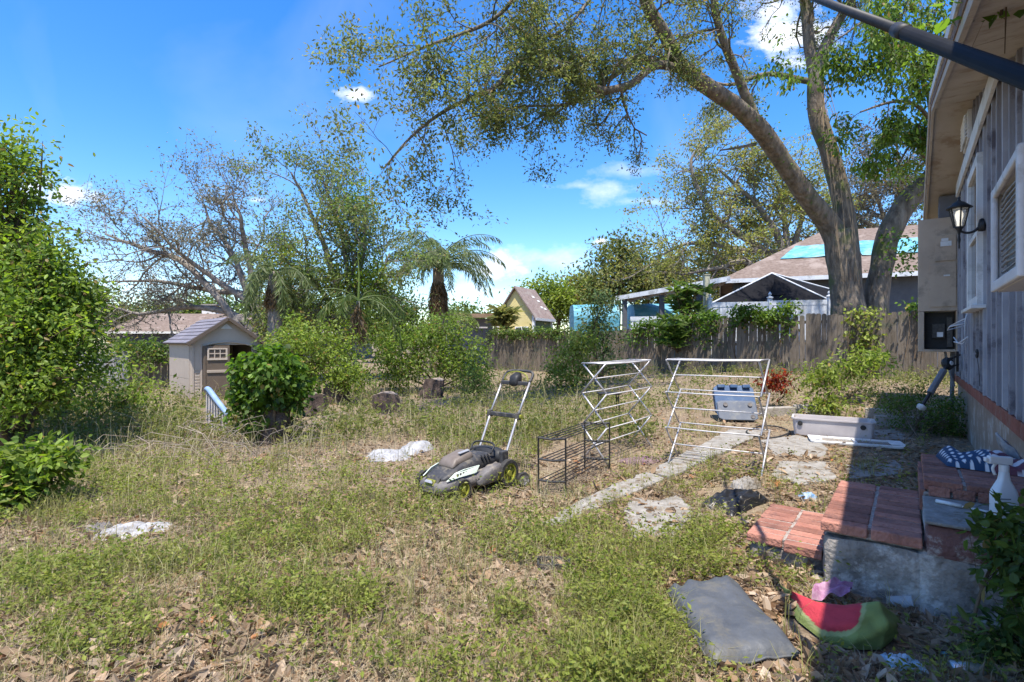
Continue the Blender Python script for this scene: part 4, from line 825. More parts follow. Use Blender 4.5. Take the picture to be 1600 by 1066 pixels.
rim_t = np.concatenate([tp[:, 0], tp[-1, 1:], tp[::-1, -1][1:], tp[0, ::-1][1:]]); rim_b = np.concatenate([bt[:, 0], bt[-1, 1:], bt[::-1, -1][1:], bt[0, ::-1][1:]]); nb.grid(np.stack([rim_b, rim_t], 1))
cu = thing('seat_cushion', 'flat grey vinyl seat cushion lying on the dry leaves', 'cushion', [1.05, 2.5, 0]); nb.build('cover', M_gfab, cu, smooth=True)
nb = NB(); nb.tube(rim_t + A([0, 0, -.004]), .006, 5); nb.build('piping', M_gfab, cu, smooth=True)
# melon slice cushion
M_melon = mat('printed_fabric', (.5, .1, .1), rough=.85, attr=True, bump=.25, bscale=120)
UU = [0, .2, .4, .6, .8, 1.0]; bpx = [(1220, 936), (1246, 974), (1284, 1004), (1326, 1019), (1376, 1020), (1410, 992)]; tpx = [(1221, 929), (1245, 936), (1285, 953), (1330, 960), (1374, 955), (1409, 980)]
g, cl = [], []; it = lambda u, k, a: float(np.interp(u, UU, [q[k] for q in a]))
for u in np.linspace(0, 1, 70):
    bx_, by_ = it(u, 0, bpx), it(u, 1, bpx); b0 = G(bx_, by_); tp0 = P(it(u, 0, tpx), it(u, 1, tpx), b0[1] + .09); th = .17 * math.sin(math.pi * (.05 + .9 * u)) ** .6; row, rc = [], []
    tp0[2] = max(tp0[2] * 1.12 + .02 * sstep(.4, .9, u), b0[2] + .02); bk0 = A([tp0[0] + .01, tp0[1] + th, b0[2]])
    for v in np.linspace(0, 1, 44):
        if v < .5:
            w = v * 2; q = b0 + (tp0 - b0) * w + A([0, -.055, .015]) * math.sin(math.pi * w) * math.sin(math.pi * min(1, u * .9 + .08)) ** .5
        else:
            w = (v - .5) * 2; q = tp0 + (bk0 - tp0) * w + A([0, .03, .02]) * math.sin(math.pi * w)
        q = q + A([0, -1, .5]) * (.010 * math.sin(u * 26 + w * 9) * sstep(.55, .8, u) + .006 * math.sin(u * 17 - w * 11) * (v < .5)) * math.sin(math.pi * w)
        row.append(q + A([0, 0, .012])); w2 = v * 2 + .03 * math.sin(u * 25); th_ = .28 + .9 * abs((u - .36) / .36) ** 2.0; red = u < .74 and w2 > th_ and v < .62; band = not red and w2 > th_ - .16 and v < .55 and u < .8
        rc.append((A([.46, .04, .055]) if red else A([.30, .34, .14]) if band else A([.20, .25, .075])) * (.88 + .24 * vnoise(A([u * 20, v * 20, 0.]))))
    g.append(row); cl.append(rc)
nb = NB(); nb.grid(g, cl); tag(nb.build('melon_cushion', M_melon, origin=G(1310, 1000), smooth=True), 'red and green watermelon slice cushion slumped beside the steps', 'cushion')
g = [[G(1268 + 60 * u + 6 * v, 968 - 14 * v - 4 * u) + A([0, 0, .09 + .06 * vnoise(A([u * 4, v * 5, 4.])) + .03 * v]) for v in np.linspace(0, 1, 10)] for u in np.linspace(0, 1, 16)]
tag(NB().grid(g).build('pink_cloth', mat('pink_print_fabric', (.26, .10, .20), (.42, .27, .36), 25, .9), origin=G(1285, 955), smooth=True), 'crumpled pink cloth behind the watermelon cushion', 'cloth')
def crumple(px, py, w, d, h_, seed, n=26, rotz=0, fr=1.):
    c = G(px, py); g = []; ca, sa = math.cos(rotz), math.sin(rotz)
    for u in np.linspace(-1, 1, n):
        row = []
        for v in np.linspace(-1, 1, n):
            e = max(0, 1 - u ** 4) * max(0, 1 - v ** 4); x, y = u * w / 2, v * d / 2; s_ = abs(vnoise(A([u * 3.1 * fr + seed, v * 3.1 * fr, 0.])) - .5) * 2; s2 = abs(vnoise(A([u * 7 * fr + seed, v * 7 * fr, 5.])) - .5) * 2
            k_ = 1 + .35 * (vnoise(A([u * 2 + seed * 2, v * 2, 9.])) - .5); q = c + A([(x * ca - y * sa) * k_, (x * sa + y * ca) * k_, 0]); q[2] = float(gz(q[0], q[1])) + .006 + e ** (.5 if fr == 1. else 1.) * h_ * (.25 + .9 * (1 - s_) * .6 + .4 * s2)
            row.append(q)
        g.append(row)
    return NB().grid(g), c
M_bag = mat('black_bag_film', (.010, .010, .011), (.018, .018, .020), 8, .38, .35, 9, spec=.4)
nb, c = crumple(1148, 788, .70, .32, .11, 2.2, 44, .62, .62); tag(nb.build('garbage_bag', M_bag, origin=c, smooth=True), 'crumpled shiny black garbage bag beside the lowest brick step', 'bag')
M_sheet = mat('dirty_white_sheet', (.24, .24, .255), (.44, .44, .455), 11, .6, .6, 26, c3=(.22, .21, .20), s3=8)
nb, c = crumple(608, 714, .52, .50, .08, 4.1, 24, .3, .45); tag(nb.build('plastic_sheet', M_sheet, origin=c, smooth=True), 'crumpled dirty white plastic sheet lying spread in the weeds behind the mower', 'plastic sheet')
nb, c = crumple(650, 704, .34, .50, .12, 8.3, 20, -.5, .45); tag(nb.build('plastic_sheet', M_sheet, origin=c, smooth=True), 'smaller folded white plastic piece standing up beside the crumpled sheet', 'plastic sheet')
nb, c = crumple(212, 832, .50, .34, .06, 6.2, 22, .1, .45); tag(nb.build('plastic_sheet', M_sheet, origin=c, smooth=True), 'flat white plastic scrap lying alone in the open grass', 'plastic sheet')
nb, c = crumple(155, 832, .16, .12, .07, 3.2, 14, .1); tag(nb.build('rubber_scrap', M_mgrey, origin=c, smooth=True), 'dark grey scrap at the end of the flat white plastic', 'scrap')
nb, c = crumple(1000, 722, .55, .3, .05, 5.5, 24, .6); tag(nb.build('floor_rag', mat('purple_mat', (.12, .07, .085), (.22, .15, .16), 14, .9, .5, 60), origin=c, smooth=True), 'faded purple rag beside the accordion rack on the walkway', 'rag')
nb, c = crumple(1165, 762, .28, .18, .10, 7.7, 16, .4); tag(nb.build('stone_chunk', M_conc, origin=c), 'pale stone chunk under the end of the black garbage bag', 'stone')
M_lit = mat('blue_white_film', (.16, .36, .50), (.62, .68, .72), 16, .4, .4, 40)
nb, c = crumple(1412, 1052, .17, .10, .07, 1.3, 16, -.2); tag(nb.build('snack_wrapper', M_lit, origin=c, smooth=True), 'crumpled blue and white wrapper before the watermelon cushion', 'wrapper')
nb, c = crumple(1478, 1030, .055, .05, .03, 2.9, 10, .5); tag(nb.build('cup_scrap', mat('cyan_plastic', (.10, .33, .42), (.2, .45, .52), 20, .4), origin=c, smooth=True), 'small cyan plastic scrap on the dry leaves', 'scrap')
nb, c = crumple(1262, 780, .15, .1, .06, 9.9, 12, .2); tag(nb.build('snack_wrapper', mat('blue_wrapper', (.05, .19, .42), (.45, .48, .5), 30, .45), origin=c, smooth=True), 'torn blue wrapper behind the lowest brick step', 'wrapper')
c = G(1510, 1060) + A([0, 0, .035]); nb = NB(); nb.lathe([(0., -.06), (.026, -.06), (.033, -.05), (.033, .045), (.026, .06), (.024, .062), (0., .058)], c, (1, -.35, .05), 18)
tag(nb.build('drink_can', mat('bare_aluminium', (.45, .47, .5), (.6, .62, .64), 10, .3, metal=.8), origin=c, smooth=True), 'dented silver drink can on the dry leaves', 'can')
c = G(1408, 955) + A([0, 0, .045]); nb = NB(); nb.lathe([(.032, -.06), (.042, .05), (.044, .056), (.04, .056), (.030, -.055), (0., -.055), (0., -.06), (.032, -.06)], c, (.8, -.6, .25), 18)
tag(nb.build('clear_cup', mat('clear_cup_plastic', (.7, .72, .74), rough=.15, alpha=.35), origin=c, smooth=True), 'clear plastic cup tipped over at the foot of the masonry', 'cup')
# spray bottle
M_bot = mat('white_bottle_plastic', (.66, .68, .70), rough=.35, spec=.5); sb0 = S(.05, 1.26, .511); ux, uy = unit(A([1, -.15, 0])), unit(A([.15, 1, 0]))
sbt = thing('spray_bottle', 'white plastic spray bottle standing on the masonry ledge', 'bottle', sb0)
nb = NB(); nb.rings([rrect(sb0, ux, uy, w, d, z, 5, min(w, d) * .35) for w, d, z in ((.105, .06, .0), (.115, .068, .01), (.115, .068, .13), (.108, .064, .15), (.075, .05, .185), (.05, .04, .21), (.038, .036, .25), (.034, .034, .258))]); nb.build('body', M_bot, sbt, smooth=True)
nb = NB(); nb.lathe([(.0, .255), (.021, .255), (.021, .285), (.017, .29), (.0, .29)], sb0, n=16); nb.build('collar', M_bot, sbt)
nb = NB(); nb.beam(sb0 + ux * .035 + [0, 0, .31], sb0 - ux * .075 + [0, 0, .315], .028, .042); nb.beam(sb0 - ux * .072 + [0, 0, .315], sb0 - ux * .092 + [0, 0, .315], .02, .024); nb.build('spray_head', M_bot, sbt, bevel=.006)
nb = NB(); limb(nb, [sb0 - ux * .035 + [0, 0, .30], sb0 - ux * .052 + [0, 0, .27], sb0 - ux * .042 + [0, 0, .235]], .007, 6); nb.build('trigger', M_bot, sbt, smooth=True)
M_ink = mat('grey_print', (.18, .2, .22), rough=.6)
for j in range(5):
    nb = NB(); nb.box(sb0 - uy * .0345 + ux * (-.018 if j < 2 else -.01) + [0, 0, .118 - j * .016], (.052 if j < 2 else .07 - .01 * j, .001, .006 if j == 0 else .003), [ux, uy, [0, 0, 1]]); nb.build('label_print', M_ink, sbt)
nb = NB(); nb.tube([S(.2, .99, .522), S(.16, 1.10, .523)], .011, 8); nb.tube([S(.16, 1.10, .522), S(.12, 1.24, .521)], .006, 6); br = nb
tag(br.build('cleaning_brush', M_white, origin=S(.16, 1.1, .515), smooth=True), 'white handled brush lying on the masonry ledge', 'brush')
# flag cushion with stars and stripes
M_flag = mat('flag_fabric', (.5, .5, .5), rough=.85, attr=True, bump=.2, bscale=90); g, cl = [], []
for u in np.linspace(0, 1, 120):
    row, rc = [], []
    for v in np.linspace(0, 1, 56):
        e = max(0, 1 - (2 * u - 1) ** 6) * max(0, 1 - (2 * v - 1) ** 6); fold = .025 * math.sin(u * 13 + v * 3) + .02 * math.sin(u * 23 - v * 5)
        row.append(S(1.22 - .34 * v - .10 * u, 1.02 + .50 * u + .05 * v, .605 + .085 * e ** .5 + e * fold * .8))
        if u < .46:
            du_, dv_ = (u * 14) % 1 - .5, (v * 7 + .5 * (int(u * 14) % 2)) % 1 - .5; col = A([.62, .62, .64]) if du_ * du_ + dv_ * dv_ < .075 else A([.022, .055, .12])
        else: col = A([.60, .52, .52]) if int(v * 7 + u * 3.) % 2 else A([.13, .045, .06])
        rc.append(col)
    g.append(row); cl.append(rc)
tag(NB().grid(g, cl).build('flag_cushion', M_flag, origin=S(1.0, 1.25, .6), smooth=True), 'stars and stripes cushion on the top landing against the wall', 'cushion')
nb = NB(); g = [[S(1.12 + .16 * u, 1.47 - .10 * v - .03 * math.sin(u * 5), .62 + .20 * v * (1 - .5 * u) + .03 * math.sin(u * 11 + v * 5)) for v in np.linspace(0, 1, 10)] for u in np.linspace(0, 1, 14)]
ro = nb.grid(g).build('white_rag', M_sheet, origin=S(1.2, 1.42, .62), smooth=True); tag(ro, 'twisted white rag behind the flag cushion on the landing', 'rag'); mm_ = ro.modifiers.new('thick', 'SOLIDIFY'); mm_.thickness = .008
c = G(868, 893); tr_ = thing('plant_tray', 'dark plastic plant tray half buried in the weeds by the cushion', 'tray', c)
for p_, q_ in (((-.11, -.05), (.09, -.05)), ((-.11, .07), (.09, .05)), ((-.11, -.05), (-.11, .07)), ((.09, -.05), (.09, .05)), ((-.02, -.05), (-.02, .06))):
    nb = NB(); nb.beam(c + A([*p_, .05]), c + A([*q_, .05]), .012, .035); nb.build('side', M_mdark, tr_)

# ------------------------------------------------------------------ stumps, blue rail, overhead pole
M_stump = mat('rotten_stump', (.05, .035, .028), (.14, .10, .08), 7, .95, 1.0, 25); M_cut = mat('grey_cut_wood', (.20, .155, .125), (.30, .25, .21), 12, .95, .5, 40)
def stump(px, py, w, h_, label, seed, tilt=0):
    c = G(px, py); r = np.random.default_rng(seed); t = thing('tree_stump', label, 'stump', c); n = 22; rr_ = []
    for i, z in enumerate(np.linspace(-.08, h_, 7)):
        a = np.arange(n) * 2 * math.pi / n; rad = w / 2 * (1.18 - .22 * i / 6) * (1 + .18 * (vnoise(np.stack([np.cos(a) * 2 + seed, np.sin(a) * 2, np.full(n, z * 2.5)], -1)) - .5) + .10 * np.cos(a * 7 + seed))
        rr_.append(np.stack([c[0] + np.cos(a) * rad + tilt * z, c[1] + np.sin(a) * rad, np.full(n, c[2] + z) + .03 * np.cos(a * 2 + seed) * (i / 6)], -1))
    NB().rings(rr_).build('bark', M_stump, t)
    top = rr_[-1]; m = top.mean(0); NB().rings([m + (top - m) * .93 + [0, 0, .006], m + (top - m) * .5 + [0, 0, .012], m + (top - m) * .1 + [0, 0, .002]]).build('cut_face', M_cut, t)
stump(526, 630, .54, .44, 'square grey stump beside the young palm trunk', 1); stump(484, 648, .58, .40, 'low crumbling stump between the vine mound and the square stump', 2)
stump(606, 643, .5, .36, 'short dark stump with grey top in the tall grass', 3, -.1); stump(672, 621, .52, .46, 'dark tilted stump standing before the broad green bush', 4, .25)
bl = thing('blue_rail', 'sloping blue plastic rail with worn white slats in the weeds', 'railing', G(336, 672)); a, b = P(322, 606, 8.5), P(356, 648, 7.9)
M_brail = mat('faded_blue_plastic', (.17, .27, .47), (.27, .37, .56), 6, .5)
nb = NB(); limb(nb, [a + [0, 0, -.03], a + (b - a) * .12 + [0, 0, .02], a + (b - a) * .5 + [0, 0, .01], b], [.035, .045, .045, .04], 10); nb.build('top_rail', M_brail, bl, smooth=True)
for i in range(8):
    q = a + (b - a) * (i + .4) / 8; gq = float(gz(q[0], q[1])); nb = NB(); nb.beam([q[0], q[1], gq - .02], [q[0], q[1], q[2]], .035, .02, up=(1, 0, 0)); nb.build('slat', M_pale, bl)
pl = thing('long_pole', 'long black pole slanting overhead past the roof edge of the house', 'pole', (.37, -1.47, 0))
pa, pb_ = P(1600, 122, 1.12), P(1270, -4, 2.9); dv = pb_ - pa; s_ = pa[2] / dv[2]; foot = pa - dv * s_; foot[2] = float(gz(foot[0], foot[1])); pl.location = tuple(foot)
nb = NB(); nb.tube([foot, pa + dv * .36], .021, 14); nb.build('tube', mat('black_pole_paint', (.010, .010, .011), (.016, .016, .017), 9, .7, spec=.12), pl, smooth=True)
nb = NB(); nb.tube([pa + dv * .35, pa + dv * 1.6], .0175, 14); nb.build('upper_tube', M_black, pl, smooth=True)
nb = NB(); nb.tube([pa + dv * .33, pa + dv * .37], .0235, 14); nb.build('collar', M_black, pl, smooth=True)
# ------------------------------------------------------------------ trees and shrubs
BRIGHT = [(.19, .27, .035), (.11, .18, .025), (.26, .32, .06), (.07, .12, .02)]
DEEP = [(.055, .09, .02), (.09, .14, .03), (.14, .19, .045)]
OLIVE = [(.10, .115, .035), (.17, .175, .05), (.24, .225, .08), (.08, .095, .035)]
YELG = [(.22, .26, .045), (.27, .30, .07), (.15, .20, .035)]
GREYG = [(.075, .085, .055), (.12, .125, .08), (.15, .13, .085)]
VINE = [(.075, .14, .018), (.125, .205, .03), (.045, .085, .014)]
def B(px, py, Y, rx, ry, sh=1, dep=None): return (P(px, py, Y), (rx / F * Y, (dep if dep else rx / F * Y * .8), ry / F * Y), sh)
def spawn(nb, tips, path, rads, n, L, r, maxlev=2, s0=.2, s1=1., nch=4, up=.05, spread=.9, wob=.35, bias=(0, 0, 0)):
    k = len(path)
    for i in range(n):
        s_ = (s0 + (s1 - s0) * (i + r.random()) / n) * (k - 1); j = min(int(s_), k - 2); q = path[j] + (path[j + 1] - path[j]) * (s_ - j)
        d = unit(unit(path[j + 1] - path[j]) * .5 + unit(r.normal(0, 1, 3)) * spread + A(bias)); branch(nb, tips, q, d, L * r.uniform(.6, 1.3), min(rads[j] * .45, .02 + L * .018), 0, maxlev, r, nch, wob, up)
# --- the big oak behind the fence
r = np.random.default_rng(21); ob_ = fence_at(1328) * 1.10
oak = thing('oak_tree', 'huge forked live oak with limb arching over the yard behind the board fence', 'tree', ground(*ob_)); tb, cb = NB(), NB(); tips = []
def tr(pts): return [P(a, b, Y) for a, b, w, Y in pts], [w * .275 / F * Y for a, b, w, Y in pts]
Yt = ob_[1]
def lm(pts, **k): p, q = tr(pts); return limb(tb, p, q, 12, .05)
g0 = ground(*ob_); gpx, gpy = 800 + g0[0] / g0[1] * F, 533 + (H - g0[2]) / g0[1] * F
lm([(gpx, gpy + 5, 105, Yt), (1326, 500, 88, Yt), (1322, 450, 82, Yt), (1316, 400, 82, Yt), (1310, 360, 74, Yt)])
LA = lm([(1312, 385, 66, Yt), (1296, 350, 60, Yt), (1262, 308, 56, Yt - .3), (1215, 240, 50, Yt - .9), (1180, 192, 48, Yt - 1.5), (1120, 145, 44, Yt - 2.3), (1066, 105, 40, Yt - 3), (1040, 55, 36, Yt - 3.4), (1010, 5, 33, Yt - 3.8), (985, -70, 28, Yt - 4.2), (900, -130, 20, Yt - 5)])
LA2 = lm([(1075, 112, 24, Yt - 3), (1025, 102, 22, Yt - 3.5), (985, 131, 22, Yt - 4), (940, 140, 20, Yt - 4.4), (890, 122, 16, Yt - 4.8), (850, 106, 15, Yt - 5.1), (808, 98, 14, Yt - 5.4), (772, 138, 13, Yt - 5.7), (742, 150, 12, Yt - 5.9), (690, 176, 10, Yt - 6.2), (640, 215, 7, Yt - 6.5), (600, 262, 4, Yt - 6.8)])
LA3 = lm([(1066, 106, 20, Yt - 3), (1005, 92, 16, Yt - 3.2), (960, 118, 14, Yt - 3.4), (930, 140, 10, Yt - 3.8)])
LA4 = lm([(985, 131, 12, Yt - 4), (930, 152, 9, Yt - 4.2), (870, 166, 7, Yt - 4.6), (800, 168, 6, Yt - 4.9), (730, 186, 4, Yt - 5.3)])
LU = lm([(900, -130, 20, Yt - 5), (840, -60, 16, Yt - 5.3), (800, 0, 13, Yt - 5.6), (768, 32, 11, Yt - 5.8), (716, 56, 9, Yt - 6), (650, 80, 6, Yt - 6.4), (592, 104, 4, Yt - 6.8)])
LU2 = lm([(985, -70, 14, Yt - 4.2), (925, -5, 9, Yt - 4.8), (880, 48, 7, Yt - 5.2), (835, 62, 4, Yt - 5.6)])
LB = lm([(1196, 222, 30, Yt - 1.1), (1165, 150, 26, Yt - 1.4), (1145, 100, 24, Yt - 1.7), (1126, 50, 22, Yt - 2), (1115, 0, 20, Yt - 2.2), (1100, -80, 16, Yt - 2.6)])
LC = lm([(1326, 420, 60, Yt), (1318, 330, 52, Yt + .1), (1302, 260, 48, Yt + .2), (1284, 205, 46, Yt + .2), (1274, 160, 45, Yt + .2), (1278, 112, 40, Yt + .1), (1300, 52, 28, Yt), (1330, 0, 24, Yt - .2), (1360, -70, 18, Yt - .4)])
LC2 = lm([(1276, 135, 32, Yt + .2), (1264, 62, 30, Yt + .2), (1258, 0, 28, Yt + .2), (1248, -80, 22, Yt + .2)])
LC3 = lm([(1272, 128, 18, Yt + .2), (1200, 116, 13, Yt + .4), (1140, 132, 9, Yt + .6), (1090, 120, 5, Yt + .9)])
lm([(1180, 226, 10, Yt - 1.2), (1150, 232, 7, Yt - 1.3), (1125, 236, 4, Yt - 1.4)])
for path, n, L, ml in ((LA2, 26, 1.25, 2), (LA3, 7, 1.0, 2), (LA4, 16, .95, 2), (LU, 17, 1.25, 2), (LU2, 12, 1.1, 2)): spawn(tb, tips, *path, n, L, r, ml, .12, 1., 4, -.04, 1.0)
for path, n, L, a, b in ((LA, 10, 1.2, .5, 1), (LB, 8, 1.3, .35, 1), (LC, 8, 1.3, .6, 1), (LC2, 7, 1.3, .3, 1), (LC3, 7, 1.0, .3, 1)): spawn(tb, tips, *path, n, L, r, 2, a, b, 4, .02, 1.0)
tips = A(tips); clumps(cb, tips[r.random(len(tips)) < .85], 11, .095, .085, .038, OLIVE + [(.10, .15, .04), (.16, .21, .05)], r, .1)
for path, n in ((LA, 34), (LC, 40), (LB, 10)):                    # ivy tufts on the bark
    pp = path[0][r.integers(0, len(path[0]), n)] + r.normal(0, .12, (n, 3)) - A([0, .18, 0]); clumps(cb, pp, 9, .13, .09, .06, VINE, r)
tb.build('trunk', BARK, oak, smooth=True); cb.build('crown', LEAF, oak)
for i in range(7):                                                # vines hanging down the bark
    x0 = r.uniform(-14, 14); q = [P(1290 + x0 * .5 + r.normal(0, 3), 130 + 50 * r.random(), Yt - .35)] + [P(1296 + x0 + 8 * k_ + r.normal(0, 4), 200 + 60 * k_, Yt - .42 - .05 * (k_ > 2)) for k_ in range(5)]
    nb = NB(); limb(nb, q, [.008] * 6, 5); nb.build('hanging_vine', mat('pale_vine', (.30, .22, .14), rough=.9) if i == 0 else bpy.data.materials['pale_vine'], oak, smooth=True)
# --- leaning tree next to it
r = np.random.default_rng(22); b2 = fence_at(1368) * 1.13; g0 = ground(*b2); gpx, gpy = 800 + g0[0] / g0[1] * F, 533 + (H - g0[2]) / g0[1] * F; Y2 = b2[1]
t2 = thing('leaning_tree', 'thick leaning tree trunk bending behind the house with drooping green branches', 'tree', g0); tb, cb = NB(), NB(); tips = []
lm([(gpx, gpy + 5, 66, Y2), (1370, 470, 58, Y2), (1378, 410, 56, Y2), (1392, 358, 60, Y2), (1420, 312, 56, Y2), (1460, 272, 50, Y2), (1520, 225, 44, Y2 + .2), (1560, 140, 36, Y2 + .3), (1560, 40, 28, Y2)])
p1 = lm([(1540, 190, 26, Y2 + .2), (1480, 200, 18, Y2 - .4), (1455, 190, 12, Y2 - .8), (1438, 170, 10, Y2 - 1.2), (1400, 158, 8, Y2 - 1.6), (1345, 176, 5, Y2 - 2)])
p2 = lm([(1560, 100, 22, Y2), (1480, 80, 14, Y2 - .8), (1420, 40, 10, Y2 - 1.4), (1360, 30, 7, Y2 - 2), (1310, 60, 4, Y2 - 2.5)])
p3 = lm([(1455, 190, 10, Y2 - .8), (1445, 130, 8, Y2 - 1), (1420, 90, 6, Y2 - 1.2), (1380, 100, 4, Y2 - 1.5)])
p4 = lm([(1460, 272, 14, Y2), (1440, 240, 10, Y2 - .3), (1425, 225, 7, Y2 - .5), (1400, 260, 4, Y2 - .6)])
for path, n, L in ((p1, 9, 1.0), (p2, 14, 1.3), (p3, 9, 1.1), (p4, 5, .8)): spawn(tb, tips, *path, n, L, r, 2, .15, 1, 4, -.12, .9)
tips = A(tips); clumps(cb, tips[r.random(len(tips)) < .8], 8, .12, .16, .07, BRIGHT[:2] + DEEP[1:] + VINE, r, .5)
clumps(cb, blob_pts(P(1405, 400, Y2 - .4), (.7, .4, .8), 34, r), 9, .14, .12, .08, VINE, r); clumps(cb, blob_pts(P(1432, 290, Y2 - .3), (.5, .4, 1.1), 30, r), 9, .16, .13, .07, YELG, r)
tb.build('trunk', BARK, t2, smooth=True); cb.build('crown', LEAF, t2)

# --- trees with open branching further back
def open_tree(name, label, px, Y, limbs, n, L, maxlev, per, spread, Lf_, Wf, pal, seed, keep=.7, bark=TWIG, nch=4, up=.05, rad=.2, group=None, leafm=LEAF):
    r = np.random.default_rng(seed); g0 = ground((px - 800) / F * Y, Y); t = thing(name, label, 'tree', g0, group); tb, cb = NB(), NB(); tips = []
    for lim in limbs:
        pts = [g0 - A([0, 0, .1])] + [P(a, b, Y + (c if c else 0)) for a, b, c in lim]; rads = np.linspace(rad, rad * .18, len(pts)); path = limb(tb, pts, rads, 8, .12); spawn(tb, tips, *path, n, L, r, maxlev, .35, 1, nch, up)
    tips = A(tips); clumps(cb, tips[r.random(len(tips)) < keep], per, spread, Lf_, Wf, pal, r); tb.build('trunk', bark, t, smooth=True); cb.build('crown', leafm, t); return t
open_tree('bare_oak', 'nearly bare spreading grey oak behind the storage shed', 425, 30, [[(405, 490, 0), (340, 440, 0), (280, 395, -1), (225, 340, -2)], [(395, 470, 0), (330, 455, 1), (250, 440, 2), (170, 440, 2)], [(390, 470, 0), (365, 400, 0), (330, 350, 1), (320, 320, 1)], [(400, 460, 0), (385, 390, 0), (375, 340, -1), (365, 310, -1)], [(380, 500, 0), (300, 480, 1), (220, 490, 2), (150, 470, 2)], [(300, 420, 0), (230, 390, 0), (165, 365, 0)]], 10, 2.6, 2, 5, .2, .17, .08, [(.11, .12, .08), (.17, .17, .12), (.20, .17, .11)], 31, .6, rad=.26, nch=5)
open_tree('spreading_oak', 'yellow green mossy oak with twisted grey limbs beyond the canopy tent', 1235, 36, [[(1215, 420, 0), (1160, 370, 0), (1110, 330, 0), (1080, 260, 0), (1095, 225, 0)], [(1220, 410, 0), (1150, 390, 0), (1080, 380, 0), (1030, 400, 0)], [(1225, 400, 0), (1190, 330, 0), (1150, 290, 0), (1120, 260, 0)], [(1230, 400, 0), (1225, 330, 0), (1210, 280, 0)], [(1240, 400, 0), (1250, 350, 0), (1262, 320, 0)], [(1180, 420, -1), (1120, 420, -1), (1060, 430, -1)]], 12, 3.0, 2, 8, .22, .22, .11, OLIVE[1:3] + YELG[:2] + [(.22, .20, .08)], 32, .62, rad=.34, nch=5)
open_tree('grey_tree', 'thin greyish tree seen between the two trunks above the tarped roof', 1392, 40, [[(1390, 380, 0), (1370, 310, 0), (1345, 240, 0)], [(1392, 370, 0), (1405, 290, 0), (1400, 220, 0)], [(1392, 370, 0), (1425, 300, 0), (1440, 240, 0)], [(1380, 380, 0), (1340, 340, 0), (1320, 300, 0)]], 10, 2.4, 2, 5, .22, .22, .11, GREYG + [(.16, .11, .08)], 33, .75, rad=.25, nch=5)
open_tree('mixed_tree', 'tall loose tree with fresh green leaves between the two palms', 540, 19, [[(540, 520, 0), (525, 440, 0), (500, 370, 0), (470, 300, 0), (455, 270, 0)], [(540, 520, 0), (545, 430, 0), (525, 340, 0), (500, 270, 0)], [(540, 520, 0), (560, 440, 0), (570, 370, 0), (575, 310, 0)], [(535, 520, 0), (500, 450, 0), (450, 410, 0), (430, 395, 0)], [(545, 500, 0), (590, 440, 0), (610, 400, 0)], [(530, 520, 0), (480, 470, 0), (440, 460, 0)]], 9, 1.5, 2, 7, .16, .13, .06, [(.14, .15, .10), (.18, .19, .11)] + DEEP[1:] + BRIGHT[:1], 34, .7, rad=.17, nch=5)
cbm = NB()
def nearclump(t, cen, rad, n, per, spread, L, Wd, pal, seed):        # more foliage for an open tree
    r = np.random.default_rng(seed); clumps(cbm, blob_pts(cen, rad, n, r, 1.2), per, spread, L, Wd, pal, r)
mt = bpy.data.objects['mixed_tree']
for k_, (px, py, rx, ry, n, pal) in enumerate(((560, 320, 38, 42, 60, BRIGHT), (500, 430, 70, 40, 80, YELG + BRIGHT), (580, 440, 34, 46, 60, BRIGHT), (520, 360, 55, 36, 26, YELG + OLIVE), (545, 500, 64, 46, 70, YELG + BRIGHT), (450, 400, 40, 30, 30, YELG))): nearclump(mt, P(px, py, 18.6), (rx / F * 18, .9, ry / F * 18), int(n * 1.35), 18, .2, .12, .06, pal, 50 + k_)
cbm.build('leaf_mass', LEAF, mt)

# --- dense trees and bushes
bushy('bright_tree', 'bright green leafy tree at the yard edge before the pale fence', 'tree', ground(-6.9, 7.0), [B(20, 270, 6.8, 55, 70, 1.0), B(10, 370, 6.8, 70, 60, 1.0), B(50, 430, 6.6, 80, 70, 1.6), B(40, 520, 6.4, 100, 60, 1.8), B(-60, 420, 7, 80, 120, 1.2), B(100, 470, 6.9, 50, 60, .8), B(30, 600, 6.2, 80, 60, 1.4), B(110, 560, 7.2, 80, 50, .8)], 900, 25, .11, .07, .036, BRIGHT, 61, .07, hollow=1.3, twigfrac=.5, hi=True)
bushy('sparse_shrub', 'loose twiggy green shrub in front of the pale fence', 'shrub', G(120, 668), [B(150, 600, 8.6, 90, 60, 1.2), B(205, 620, 8.6, 45, 45, .7), B(80, 640, 8.0, 80, 50, .8)], 150, 16, .13, .08, .042, YELG + BRIGHT, 62, .02, stems=3, twigfrac=.9, hollow=.6)
bushy('round_shrub', 'small glossy green shrub growing at the foot of the bright tree', 'shrub', G(35, 800), [B(30, 735, 4.4, 70, 45, 1.2), B(75, 725, 4.5, 40, 30, .6), B(0, 770, 4.3, 60, 40, .8)], 150, 16, .075, .075, .04, BRIGHT, 63, .02, stems=2, twigfrac=.8, hollow=.8, hi=True)
bushy('green_bush', 'dense light green bush between the vine mound and the young palm', 'bush', G(500, 624), [B(500, 560, 12, 70, 52, 1.6), B(465, 530, 12.3, 45, 35, .7), B(545, 590, 11.6, 30, 25, .5), B(450, 590, 12, 40, 30, .6)], 420, 20, .13, .085, .045, YELG[1:] + BRIGHT, 64, .03, stems=4, hollow=1.2, twigfrac=.5)
